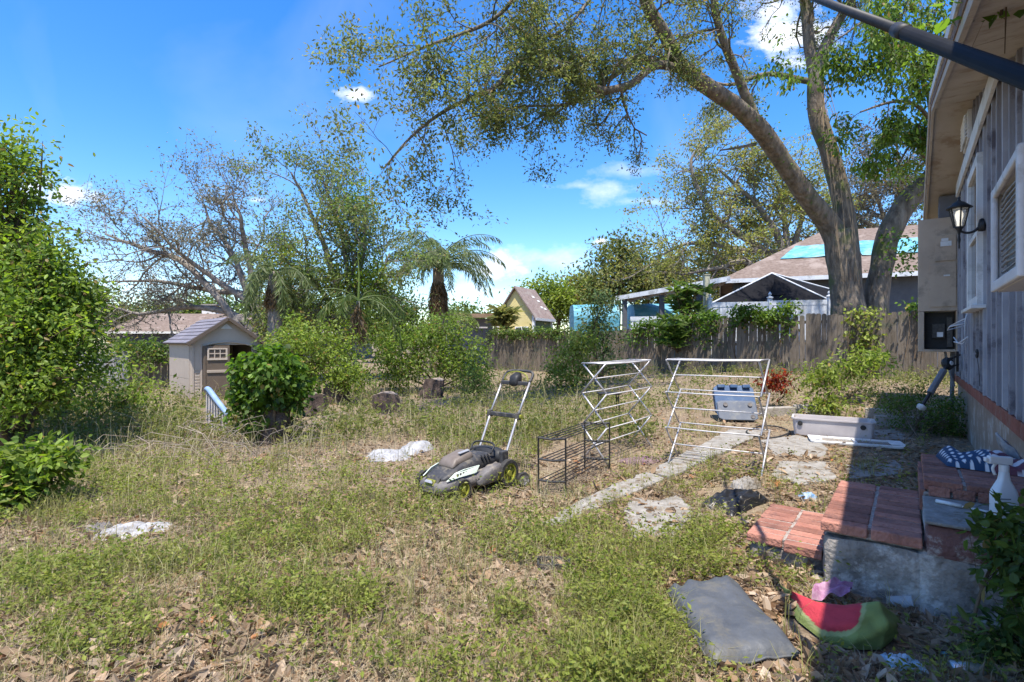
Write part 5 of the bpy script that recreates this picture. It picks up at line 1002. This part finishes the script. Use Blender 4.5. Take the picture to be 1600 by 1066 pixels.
bushy('green_bush', 'broad deep green bush at the end of the board fence behind the stumps', 'bush', G(680, 606), [B(650, 545, 14.5, 65, 45, 1.4), B(715, 555, 14.8, 50, 40, 1), B(690, 515, 15, 45, 30, .8), B(620, 575, 14, 35, 35, .6), B(740, 580, 14.5, 35, 30, .5), B(600, 530, 15, 30, 30, .4)], 500, 20, .15, .10, .05, BRIGHT + DEEP[1:], 65, .03, stems=4, hollow=1.2, twigfrac=.5)
bushy('dark_sapling', 'small dark sapling in the grass between the stumps and the board fence', 'shrub', G(742, 618), [B(740, 595, 11.5, 28, 26, 1)], 50, 14, .09, .07, .035, DEEP, 66, .02)
bushy('fence_shrub', 'yellow green shrub growing at the gap of the board fence', 'shrub', G(895, 604), [B(895, 565, 14.5, 38, 38, 1), B(912, 535, 14.8, 26, 26, .6), B(870, 590, 14, 26, 20, .4)], 130, 24, .12, .10, .055, YELG, 67, .03, stems=2)
bushy('slender_tree', 'slender grey leaved sapling rising above the fence near the blue cover', 'tree', ground(3.0, 17.2), [B(940, 480, 17, 28, 34, 1), B(950, 530, 17, 32, 30, .8), B(925, 510, 17, 25, 22, .6), B(960, 575, 16.5, 35, 28, .6)], 130, 20, .14, .13, .06, [(.06, .10, .03), (.10, .15, .05), (.13, .16, .07)], 68, .05, hollow=.8)
def loquat(name, label, base, cens, n, L, pal, seed):
    r = np.random.default_rng(seed); t = thing(name, label, 'tree', base); tb = NB()
    k = 0
    for c, rad, m in cens:
        for q in blob_pts(c, rad, m, r, .6):
            j = A(base) + (A(c) - A(base)) * r.uniform(.5, .95); tb.tube([j, (j + q) / 2 + r.normal(0, .05, 3), q], [.02, .014, .008], 4, cap=False); cb = NB(); nl = 11; a = np.arange(nl) * 2.4; el = r.uniform(-.35, .7, nl); d = np.stack([np.cos(a) * np.cos(el), np.sin(a) * np.cos(el), np.sin(el)], -1)
            add_leaves(cb, np.repeat(q[None], nl, 0), d, L * r.uniform(.75, 1.2, nl), L * .3, (mixcol(pal, nl, r) * r.uniform(.8, 1.2, (nl, 1))).clip(.01, 1), r, .06); cb.build('leaf_whorl', LEAF, t)
        limb(tb, [A(base), (A(base) + A(c)) / 2 + r.normal(0, .1, 3), A(c)], [.06, .045, .02], 6)
    tb.build('trunk', DTWIG, t, smooth=True)
lq = fence_at(1075) * 1.04
loquat('loquat_tree', 'large leaved loquat tree poking above the board fence', ground(*lq), [(P(1072, 470, lq[1]), (.75, .5, .65), 34), (P(1050, 520, lq[1] - .9), (.6, .3, .6), 22), (P(1105, 505, lq[1] - .8), (.5, .3, .4), 14)], 0, .42, DEEP + VINE[:1], 70)
loquat('yucca_shrub', 'yellow striped long leaved shrub beside the yellow house', ground(-.4, 29.5), [(P(790, 497, 29.5), (.8, .5, .8), 26)], 0, .7, [(.20, .20, .06), (.26, .24, .09), (.12, .14, .04)], 71)
# background trees, each its own
for i, (px, py, Y, rx, ry, pal, lab) in enumerate((
    (965, 425, 44, 48, 55, OLIVE + DEEP, 'dark olive tree rising behind the carport roof'), (905, 460, 50, 35, 35, YELG + OLIVE, 'pale olive tree behind the turquoise cover'), (855, 468, 46, 42, 32, BRIGHT + YELG, 'rounded fresh green tree behind the yellow house'),
    (1035, 440, 46, 45, 40, OLIVE, 'olive tree behind the carport ceiling'), (610, 490, 34, 50, 45, DEEP, 'dark tree low behind the broad green bush'), (230, 500, 48, 90, 28, DEEP + OLIVE, 'dim tree line crown above the neighbour roof at the bare oak'), (345, 490, 50, 70, 26, DEEP, 'dark crown behind the white chimney'),
    (120, 480, 40, 80, 40, DEEP + OLIVE, 'dim tree behind the bright green tree'), (460, 495, 30, 60, 40, OLIVE + DEEP, 'olive tree behind the light green bush'), (1330, 400, 50, 160, 45, OLIVE, 'wide dull crown behind the tarped roof'), (-150, 380, 30, 200, 130, DEEP + BRIGHT, 'large tree standing apart beyond the pale fence'), (720, 505, 46, 60, 22, DEEP, 'low dark crown behind the lean-to'), (1130, 440, 52, 70, 50, OLIVE, 'dull olive crown behind the grey house roof corner'), (1560, 430, 46, 160, 80, OLIVE + DEEP, 'dark crown hidden behind the house corner'))):
    n = int(60 + rx * ry * .035); bushy('background_tree', lab, 'tree', ground((px - 800) / F * Y, Y), [B(px, py, Y, rx, ry, 1.4), B(px - rx * .5, py + ry * .35, Y, rx * .55, ry * .6, .7), B(px + rx * .5, py + ry * .3, Y, rx * .5, ry * .65, .7), B(px + rx * .1, py - ry * .45, Y, rx * .5, ry * .5, .5)], n, 42, .013 * Y, .0075 * Y, .0042 * Y, pal, 80 + i, .2, group='trees beyond the yard')
# --- palms
def palm(name, label, base, top, nf, fl, seed, trunk_r, pal, el0=(-.5, 1.2), dead=0, leaflet=.45, trunkm=None, lw=.03, nl=34, spear=None):
    r = np.random.default_rng(seed); t = thing(name, label, 'palm tree', base); base = A(base, float); top = A(top, float)
    nb = NB(); limb(nb, [base - A([0, 0, .1]), (base + top) / 2 + r.normal(0, .04, 3), top], [trunk_r * 1.25, trunk_r, trunk_r * .85], 10); nb.build('trunk', trunkm or TWIG, t, smooth=True)
    for i in range(nf + dead):
        az = i * 2.4 + r.normal(0, .2); isd = i >= nf; el = r.uniform(*el0) if not isd else -1.15; L = fl * r.uniform(.8, 1.15) * (.6 if isd else 1); h = A([math.cos(az), math.sin(az), 0]); pts = [top.copy()]; e = el; m = 14
        for k in range(m):
            e -= (.105 if not isd else .03) * (1 + .5 * k / m); e = max(e, -1.5); pts.append(pts[-1] + (h * math.cos(e) + A([0, 0, 1.]) * math.sin(e)) * L / m)
        pts = A(pts); nb = NB(); dc = A([.20, .14, .08]); nb.tube(pts, np.linspace(.028, .006, m + 1) * (fl / 3 + .3), 4, (mixcol(pal, 1, r)[0] * 1.2) if not isd else dc)
        s_ = np.repeat(np.linspace(.12, 1, nl), 2) * m; j = np.minimum(s_.astype(int), m - 1); q = pts[j] + (pts[j + 1] - pts[j]) * (s_ - j)[:, None]; tg = unit(pts[j + 1] - pts[j]); sd = np.cross(tg, np.cross(h, A([0, 0, 1.]))); side = np.where(np.arange(nl * 2) % 2, 1, -1)[:, None]; lat = unit(np.cross(h, A([0, 0, 1.])))
        d = lat * side * .75 + tg * .7 + A([0, 0, -.95]) + r.normal(0, .25, (nl * 2, 3)); ll = leaflet * (.35 + .65 * np.sin(np.linspace(.25, 2.9, nl * 2))) * r.uniform(.8, 1.2, nl * 2)
        col = mixcol(pal, nl * 2, r) * r.uniform(.75, 1.25, (nl * 2, 1)) if not isd else mixcol([(.22, .15, .08), (.14, .10, .06)], nl * 2, r); add_leaves(nb, q, d, ll, lw, col, r, -.08); nb.build('dead_frond' if isd else 'frond', LEAF, t)
    if spear:
        nb = NB(); nb.tube([top, top + A([.02, 0, spear * .5]), top + A([-.02, 0, spear])], [.03, .022, .004], 6, (.20, .26, .06)); nb.build('spear_leaf', LEAF, t)
    return t
PALMG = [(.07, .105, .035), (.11, .155, .05), (.17, .20, .09)]
palm('queen_palm', 'queen palm with arching feathery fronds behind the lean-to near the yellow house', ground(-3.5, 24), P(685, 420, 24), 30, 3.3, 91, .30, PALMG + [(.14, .17, .08)], (.45, 1.5), 14, .62, mat('palm_boots', (.17, .12, .08), (.30, .22, .16), 6, .9, .8, 20), .042, 60)
palm('young_palm', 'young thin trunked palm with drooping fronds beside the square stump', G(560, 618), P(560, 470, 13.2), 9, 1.75, 92, .055, [(.05, .09, .02), (.085, .125, .03), (.12, .13, .04)], (.1, .9), 4, .42, mat('pale_palm_stem', (.26, .25, .20), (.36, .34, .28), 8, .8), .035, 30, 1.3)
palm('drooping_palm', 'shaggy palm with hanging fronds beside the bare oak and the chimney', ground(-7.9, 17), P(428, 425, 17), 16, 2.0, 93, .22, PALMG + [(.10, .11, .05)], (-.4, 1.0), 9, .55, None, .045, 34)
palm('fan_shrub', 'low fan shaped palmetto in front of the queen palm', ground(-2.9, 27.5), P(715, 500, 27.5), 15, 1.5, 94, .12, [(.13, .17, .05), (.18, .21, .07)], (.4, 1.35), 0, .5, None, .06, 16)

# --- vine covered stump
r = np.random.default_rng(40); c = G(427, 692); vm = thing('vine_mound', 'dead tree stump smothered in a rounded mound of green vines', 'vine', c)
nb = NB(); limb(nb, [c - A([0, 0, .1]), c + A([.05, 0, .45]), c + A([-.02, 0, 1.0])], [.24, .17, .13], 12, .1); nb.build('stump', M_stump, vm, smooth=True)
for i in range(5):
    nb = NB(); a = i * 1.3; limb(nb, [c + A([math.cos(a) * .3, math.sin(a) * .3, 0]), c + A([math.cos(a) * .22, math.sin(a) * .22, .4]), c + A([math.cos(a) * .3, math.sin(a) * .3, .8])], .022, 6); nb.build('vine_stem', DTWIG, vm, smooth=True)
cb = NB(); clumps(cb, blob_pts(c + A([-.03, 0, .93]), (.44, .43, .42), 300, r, 4), 13, .055, .085, .065, VINE, r, .4, hi=True); clumps(cb, blob_pts(c + A([-.2, -.12, .5]), (.26, .26, .38), 85, r, 3), 9, .06, .08, .06, VINE, r, .4); clumps(cb, blob_pts(c + A([.3, .1, .72]), (.22, .3, .3), 50, r, 3), 9, .06, .08, .06, VINE, r, .4); cb.build('leaves', LEAF, vm)
# --- ivy on the fences (each mass its own)
def ivy(pxs, label, top, dep, n, seed, pal=VINE, L=.11):
    r = np.random.default_rng(seed); pts = []; px0, px1 = pxs
    for i in range(n):
        q = fence_at(r.uniform(px0, px1)); u = (800 + q[0] / q[1] * F - px0) / (px1 - px0); z = float(gz(*q)) + 1.85 + top * (.5 + vnoise(A([u * 6 + seed, 0., 0.]))) * r.random() ** .5 * .4 - dep * r.random() ** 2 * (.35 + vnoise(A([u * 8 + seed, 3., 0.]))); pts.append([q[0] + fn[0] * r.uniform(-.06, .16), q[1] + fn[1] * r.uniform(-.06, .16), z])
    cb = NB(); clumps(cb, pts, 11, .11, L, L * .75, pal, r, .4); o = fence_at((px0 + px1) / 2); t = thing('ivy', label, 'vine', [*o, float(gz(*o)) + 1.2], 'ivy on the board fence'); cb.build('leaves', LEAF, t); tb = NB()
    for i in range(5):
        q = A(pts[r.integers(len(pts))]); tb.tube([q - A([0, 0, .1]), q - A([r.normal(0, .1), 0, .7]), q - A([r.normal(0, .2), 0, 1.4])], .012, 4)
        tb.build('stem', DTWIG, t); tb = NB()
ivy((762, 905), 'ivy fringe along the fence top below the yellow house', .5, .6, 190, 1, OLIVE[1:2] + VINE + DEEP); ivy((985, 1120), 'ivy mass draped over the fence under the loquat', .6, .9, 210, 2); ivy((1145, 1240), 'ivy heap on the fence below the canopy tent', .75, .75, 150, 3, VINE + YELG[2:]); ivy((1330, 1372), 'ivy strand hanging down the fence below the oak', .3, 1.7, 60, 4, YELG); ivy((1425, 1450), 'small ivy tuft on the fence beside the meter cabinet', .5, .5, 24, 5)
r = np.random.default_rng(44); cb = NB(); q0 = A([-10.75, 15.4, 0]); clumps(cb, blob_pts(q0 + A([-.3, -.1, 1.15]), (.95, .5, .42), 120, r), 12, .1, .09, .07, VINE + OLIVE[:1], r); t = thing('ivy', 'ivy clump on the pale fence touching the storage shed', 'vine', q0); cb.build('leaves', LEAF, t)
# --- weeds with a shape of their own by the right fence and the house
bushy('weed_shrub', 'sunlit arching weed shrub before the board fence behind the storage bin', 'shrub', G(1295, 640), [B(1335, 570, 10.5, 40, 22, 1), B(1285, 590, 10, 35, 30, 1), B(1370, 560, 10.6, 26, 12, .4), B(1300, 630, 9.8, 45, 20, .8)], 120, 14, .10, .10, .045, YELG + BRIGHT, 101, .02, stems=3, twigfrac=.9, hollow=.6)
bushy('red_shrub', 'small shrub with rusty red leaves by the fence', 'shrub', G(1218, 626), [B(1215, 596, 10.5, 24, 14, 1)], 36, 12, .07, .11, .04, [(.20, .03, .015), (.28, .06, .03), (.12, .03, .02)], 102, .015, twigfrac=.8)
bushy('shade_plant', 'soft green weeds in the shade at the house corner under the meter cabinet', 'shrub', G(1440, 690), [B(1440, 640, 8.2, 60, 35, 1.3), B(1480, 655, 7.8, 35, 35, .8), B(1400, 625, 9, 40, 20, .6)], 190, 22, .08, .05, .022, DEEP + VINE, 103, .015, stems=4, twigfrac=.6)
bushy('front_shrub', 'glossy dark green shrub in front of the masonry block', 'shrub', G(1580, 1045), [B(1575, 830, 2.35, 48, 40, 1), B(1600, 900, 2.25, 55, 60, 1.2), B(1570, 990, 2.25, 45, 50, .9), B(1640, 960, 2.2, 60, 80, 1)], 95, 11, .04, .065, .027, DEEP + [(.045, .085, .02)], 104, .010, stems=3, twigfrac=.9, hollow=.6, hi=True)
bushy('eave_vine', 'green leaves hanging down from the roof edge above the pole', 'vine', Wp(6.2, 3.22, .3), [(Wp(6.2, 2.95, .28), (.18, .18, .2), 1)], 10, 6, .05, .10, .075, VINE, 105, .008)
# ------------------------------------------------------------------ ground cover (nobody could count it)
r = np.random.default_rng(9)
def sample(n, y0=578, y1=1120, x0=-260, x1=1860, pw=1.0):
    py = y0 + (y1 - y0) * r.random(n) ** pw; px = r.uniform(x0, x1, n); Y = H * F / (py - 533); X = (px - 800) / F * Y; return X, Y, px, py
def keep_out(X, Y):
    rel = np.stack([X - O[0], Y - O[1]], -1); a = rel @ D; b = rel @ -N; ok = ~((a > -.24) & (a < 1.33) & (b > .40) & (b < 1.6)) & ~((a > -.03) & (a < .83) & (b > -.03) & (b < .5))
    ok &= ((X - P0[0]) * N[0] + (Y - P0[1]) * N[1] > .03) | ((X - P0[0]) * D[0] + (Y - P0[1]) * D[1] > 2.3)
    q = np.stack([X, Y], -1) - sc0[:2]; u, v = q @ fx, q @ sx; ok &= ~((u > -.05) & (u < ws + .05) & (v > -.05) & (v < ds))
    fq = (np.stack([X, Y], -1) - FA) @ fn; ok &= (fq > .05)
    return ok
slabs_px = [[(846, 824), (960, 762), (1140, 673), (1196, 676), (1105, 722), (985, 776), (880, 826)], [(965, 806), (998, 781), (1058, 783), (1098, 808), (1062, 850), (985, 846)], [(1190, 690), (1250, 682), (1292, 700), (1290, 716), (1210, 712)], [(1215, 722), (1290, 724), (1310, 752), (1250, 760), (1205, 744)]]
def inpoly(px, py, poly):
    res = np.zeros(len(px), bool); j = len(poly) - 1
    for i in range(len(poly)):
        xi, yi = poly[i]; xj, yj = poly[j]; res ^= ((yi > py) != (yj > py)) & (px < (xj - xi) * (py - yi) / (yj - yi + 1e-9) + xi); j = i
    return res
def on_slab(px, py):
    o = np.zeros(len(px), bool)
    for s_ in slabs_px: o |= inpoly(px, py, s_)
    return o
cush = lambda X, Y: ((X > .8) & (X < 1.3) & (Y > 2.13) & (Y < 3.0)) | ((((X - 1.62) * .85 - (Y - 2.52) * .53) / .42) ** 2 + (((X - 1.62) * .53 + (Y - 2.52) * .85) / .24) ** 2 < 1)
def clear_px(px, py):
    o = np.ones(len(px), bool)
    for cx, cy, rx, ry in ((622, 716, 70, 28), (208, 836, 78, 22), (1148, 790, 62, 34), (336, 662, 26, 30), (606, 656, 32, 24), (672, 634, 30, 24), (526, 642, 30, 20), (484, 660, 30, 20), (868, 893, 34, 14), (900, 735, 70, 40), (1300, 690, 130, 24), (1150, 655, 45, 16)):
        o &= ((px - cx) / rx) ** 2 + ((py - cy) / ry) ** 2 > 1
    return o | (r.random(len(px)) < .1)
def greenness(X, Y, px, py):
    """where the living weeds grow"""
    n = fbm(np.stack([X * 1.1 + 4, Y * 1.1], -1), 3); g = np.maximum(sstep(.46, .62, n), .9 * sstep(.56, .68, fbm(np.stack([X * 2.7 + 50, Y * 2.7], -1), 2))) * .9
    g *= 1 - .75 * sstep(930, 1010, py) * (1 - .8 * ((px > 880) & (px < 1130)))       # bare litter along the front
    g = np.where((px > 1130) & (py > 660), g * .22, g); g = np.where((px > 860) & (px < 1240) & (py > 650) & (py < 820), g * .5, g)
    for cx, cy, rx, ry, s_ in ((1020, 940, 140, 90, 1.), (1080, 855, 80, 40, 1), (1150, 755, 70, 22, 1), (960, 745, 60, 18, .9), (860, 850, 130, 40, .8), (180, 760, 200, 90, .7), (560, 650, 130, 30, .9), (440, 820, 110, 60, .5), (1040, 1000, 80, 50, .8), (150, 1000, 90, 60, .5), (760, 745, 90, 40, .6), (1230, 765, 50, 18, .7)):
        g = np.maximum(g, s_ * np.clip(1.3 - ((px - cx) / rx) ** 2 - ((py - cy) / ry) ** 2, 0, 1))
    return g
def blades(nb, X, Y, L, wd, lean, col, bend=.35):
    n = len(X); z = gz(X, Y); az = r.uniform(0, 2 * math.pi, n); h = np.stack([np.cos(az), np.sin(az), np.zeros(n)], -1); s_ = np.stack([-np.sin(az), np.cos(az), np.zeros(n)], -1) * (wd / 2)[:, None]
    tz = A([0, 0, 1.]); b = np.stack([X, Y, z], -1); m = b + h * (L * lean * .4)[:, None] + tz * (L * .55 * np.sqrt(np.maximum(.05, 1 - lean ** 2)))[:, None]; t = m + h * (L * (lean * .6 + bend * .4))[:, None] + tz * (L * .42 * np.maximum(-.15, 1 - lean ** 2 - bend * .8))[:, None]
    v = np.stack([b - s_, b + s_, m + s_ * .8, m - s_ * .8, t], 1).reshape(-1, 3); i = np.arange(n)[:, None] * 5; c = np.repeat(col.clip(.004, 1), 5, 0)
    k = nb.n; nb.add(v, i + A([0, 1, 2, 3]), c); nb.f.append(i + A([3, 2, 4]) + k); nb.m.append(np.zeros(n, np.int32))
# fallen leaves
X, Y, px, py = sample(130000, 590, 1130, pw=.75); dens = .35 + .65 * sstep(.38, .6, fbm(np.stack([X * .9, Y * .9 + 7], -1))); dens = np.where((py > 930) | (px > 1150), 1, dens); ok = keep_out(X, Y) & (r.random(len(X)) < dens * np.where(on_slab(px, py), .3, 1)) & ~((X > .86) & (X < 1.25) & (Y > 2.22) & (Y < 2.95)) & ((((X - 1.60) * .85 - (Y - 2.44) * .53) / .36) ** 2 + (((X - 1.60) * .53 + (Y - 2.44) * .85) / .17) ** 2 > 1) & (((px - 1148) / 56) ** 2 + ((py - 786) / 30) ** 2 > 1) & (((px - 1440) / 90) ** 2 + ((py - 1045) / 26) ** 2 > r.random(len(px)) * 1.2); X, Y, py = X[ok], Y[ok], py[ok]; n = len(X)
big = r.random(n) < np.where(py > 880, .42, .2); Ls = np.where(big, r.uniform(.06, .115, n), r.uniform(.028, .06, n)); d = r.normal(0, 1, (n, 3)) * A([1, 1, .22]); col = mixcol([(.33, .24, .155), (.20, .13, .075), (.48, .39, .30), (.12, .08, .05), (.31, .18, .09)], n, r) * r.uniform(.7, 1.25, (n, 1)); og = r.random(n) < .008; col[og] = A([.34, .15, .06])
nb = NB(); add_leaves(nb, np.stack([X, Y, gz(X, Y) + .006 + r.random(n) * .02], -1), d, Ls * np.where(og, .8, 1), Ls * r.uniform(.3, .55, n), col, r, .14, True)
tag(nb.build('leaf_litter', DRY), 'brown fallen oak leaves strewn over the whole yard', 'leaves', kind='stuff')
# straw
X, Y, px, py = sample(120000, 580, 1120, pw=.9); ok = keep_out(X, Y) & ~cush(X, Y) & (r.random(len(X)) < np.where(on_slab(px, py), .12, np.where((px > 1130) & (py > 660), .25, np.where(py > 965, .7, 1.))) * (.35 + .65 * sstep(.35, .6, fbm(np.stack([X * .7 + 31, Y * .7], -1))))); X, Y = X[ok], Y[ok]; n = len(X)
nb = NB(); blades(nb, X, Y, r.uniform(.05, .17, n) * (1 + .04 * Y), np.maximum(.0022, .0006 * Y), r.uniform(.35, .97, n), mixcol([(.42, .34, .21), (.33, .26, .16), (.48, .42, .30), (.24, .18, .11)], n, r) * r.uniform(.75, 1.2, (n, 1)), .5)
tag(nb.build('dry_grass', DRY), 'dry straw coloured grass matted over the yard', 'grass', kind='stuff')
# green grass in tufts
X, Y, px, py = sample(11500, 578, 1100, pw=.8); g = greenness(X, Y, px, py); ok = keep_out(X, Y) & clear_px(px, py) & ~on_slab(px, py) & ~cush(X, Y) & (r.random(len(X)) < .15 + .5 * g); ok &= ~((((px > 1130) & (py > 660)) | ((py > 975) & (px < 880))) & (r.random(len(X)) < .7)); X, Y = X[ok], Y[ok]; n = len(X); k = 13; sz = r.uniform(.6, 1.3, n) * (.75 + .5 * fbm(np.stack([X * .5, Y * .5], -1)))
Xb = (np.repeat(X, k) + r.normal(0, .035, n * k)); Yb = np.repeat(Y, k) + r.normal(0, .035, n * k); tc_ = mixcol([(.21, .22, .06), (.13, .165, .035), (.28, .26, .10), (.35, .30, .15)], n, r)
nb = NB(); blades(nb, Xb, Yb, np.repeat(sz, k) * r.uniform(.09, .24, n * k) * (1 + .035 * Yb), np.maximum(.0035, .00075 * Yb), r.uniform(.05, .75, n * k), np.repeat(tc_, k, 0) * r.uniform(.7, 1.3, (n * k, 1)), .35)
tag(nb.build('green_grass', LEAF), 'uneven green grass tufts growing through the litter', 'grass', kind='stuff')
# broad leaved weeds
X, Y, px, py = sample(21000, 585, 1110, pw=.75); g = greenness(X, Y, px, py); ok = keep_out(X, Y) & clear_px(px, py) & ~on_slab(px, py) & ~cush(X, Y) & (r.random(len(X)) < .02 + .95 * g); X, Y = X[ok], Y[ok]; n = len(X); k = 15
ht = r.uniform(.04, .2, n) * (.6 + .8 * fbm(np.stack([X * 1.7, Y * 1.7 + 3], -1), 2)) * (1 + .03 * Y); idx = np.repeat(np.arange(n), k); s_ = r.random(n * k) ** .8; pos = np.stack([X[idx], Y[idx], gz(X, Y)[idx]], -1) + np.stack([r.normal(0, .035, n * k), r.normal(0, .035, n * k), .012 + s_ * ht[idx]], -1); d = r.normal(0, 1, (n * k, 3)) * A([1, 1, .35]) + A([0, 0, .3]); col = mixcol([(.22, .25, .045), (.16, .20, .032), (.10, .14, .025), (.28, .28, .075)], n, r)[idx] * r.uniform(.7, 1.3, (n * k, 1)); L = r.uniform(.012, .033, n * k) * (1 + .06 * Y[idx])
nb = NB(); add_leaves(nb, pos, d, L, L * .5, col.clip(.01, 1), r, .06); tag(nb.build('weeds', LEAF), 'low broad leaved green weeds spreading in patches', 'weeds', kind='stuff')
# tall seed stalks and rank grass further back
X, Y, px, py = sample(5200, 588, 740, 60, 1500); ok = keep_out(X, Y) & clear_px(px, py) & (r.random(len(X)) < np.where(px < 950, .95, .25)) & ~((px > 1020) & (py > 650)); X, Y, py = X[ok], Y[ok], py[ok]; n = len(X)
nb = NB(); blades(nb, X, Y, r.uniform(.25, .75, n) * np.where(Y < 6.5, .7, 1.), np.maximum(.004, .0009 * Y), r.uniform(.02, .55, n), mixcol([(.34, .29, .18), (.24, .21, .10), (.17, .18, .06), (.40, .35, .24)], n, r), .25)
X, Y, px, py = sample(9500, 640, 930, -200, 930); ok = keep_out(X, Y) & clear_px(px, py - 4) & (r.random(len(X)) < sstep(.38, .62, fbm(np.stack([X * .8 + 9, Y * .8], -1), 2)) * np.where(py > 800, .5, 1)) & ~((px > 640) & (px < 830) & (py > 735) & (py < 800)); X, Y = X[ok], Y[ok]; n = len(X)
blades(nb, X, Y, r.uniform(.12, .36, n), np.maximum(.0032, .0008 * Y), r.uniform(.05, .8, n), mixcol([(.36, .33, .17), (.24, .25, .09), (.42, .37, .23), (.20, .23, .06)], n, r), .4)
tag(nb.build('tall_grass', DRY), 'tall dry stalks standing at the back of the yard', 'grass', kind='stuff')
X, Y, px, py = sample(4600, 584, 700, -100, 1500); ok = keep_out(X, Y) & clear_px(px, py + 8) & ~((px > 1020) & (py > 645)); X, Y = X[ok], Y[ok]; n = len(X); k = 12; idx = np.repeat(np.arange(n), k); ht = r.uniform(.12, .45, n) * (.5 + fbm(np.stack([X * .9, Y * .9], -1), 2)); pos = np.stack([X[idx], Y[idx], gz(X, Y)[idx]], -1) + np.stack([r.normal(0, .10, n * k), r.normal(0, .10, n * k), .03 + r.random(n * k) * ht[idx]], -1); L = r.uniform(.045, .10, n * k)
nb = NB(); add_leaves(nb, pos, r.normal(0, 1, (n * k, 3)) * A([1, 1, .6]) + A([0, 0, .5]), L, L * .42, mixcol([(.14, .18, .03), (.08, .12, .025), (.20, .20, .06), (.18, .15, .07)], n, r)[idx] * r.uniform(.7, 1.3, (n * k, 1)), r, .06)
tag(nb.build('back_weeds', LEAF), 'knee high mixed weeds along the back of the yard', 'weeds', kind='stuff')
# fallen twigs on the litter near the steps
nb = NB(); X, Y, px, py = sample(700, 700, 1110, -100, 1700); ok = keep_out(X, Y) & ~cush(X, Y)
for x, y in zip(X[ok], Y[ok]):
    a = r.uniform(0, 6.28); L = r.uniform(.08, .4); h = A([math.cos(a), math.sin(a), 0]); z = float(gz(x, y)); p = A([x, y, z + .02]); nb.tube([p, p + h * L * .5 + A([r.normal(0, .02), r.normal(0, .02), .02]), p + h * L + A([0, 0, .005])], r.uniform(.0015, .003), 3, cap=False)
tag(nb.build('fallen_twigs', mat('dead_twig', (.22, .17, .13), (.34, .29, .24), 20, .9)), 'thin fallen twigs scattered over the leaf litter', 'twigs', kind='stuff')

# tangle of dead brush before the vine mound
nb = NB()
for i in range(130):
    c0 = G(r.uniform(230, 470), r.uniform(672, 735)); L = r.uniform(.3, .9); a = r.uniform(0, 6.28); h = A([math.cos(a), math.sin(a), 0]); u_ = r.uniform(.2, 1.0)
    nb.tube([c0, c0 + h * L * .4 + A([0, 0, L * .5 * u_]), c0 + h * L * .8 + A([r.normal(0, .05), 0, L * .62 * u_]), c0 + h * L + A([0, 0, L * .5 * u_])], [.004, .0035, .003, .002], 3, cap=False)
tag(nb.build('dead_brush', bpy.data.materials['dead_twig']), 'tangle of dry grey brush in the weeds before the blue rail', 'brush', kind='stuff')
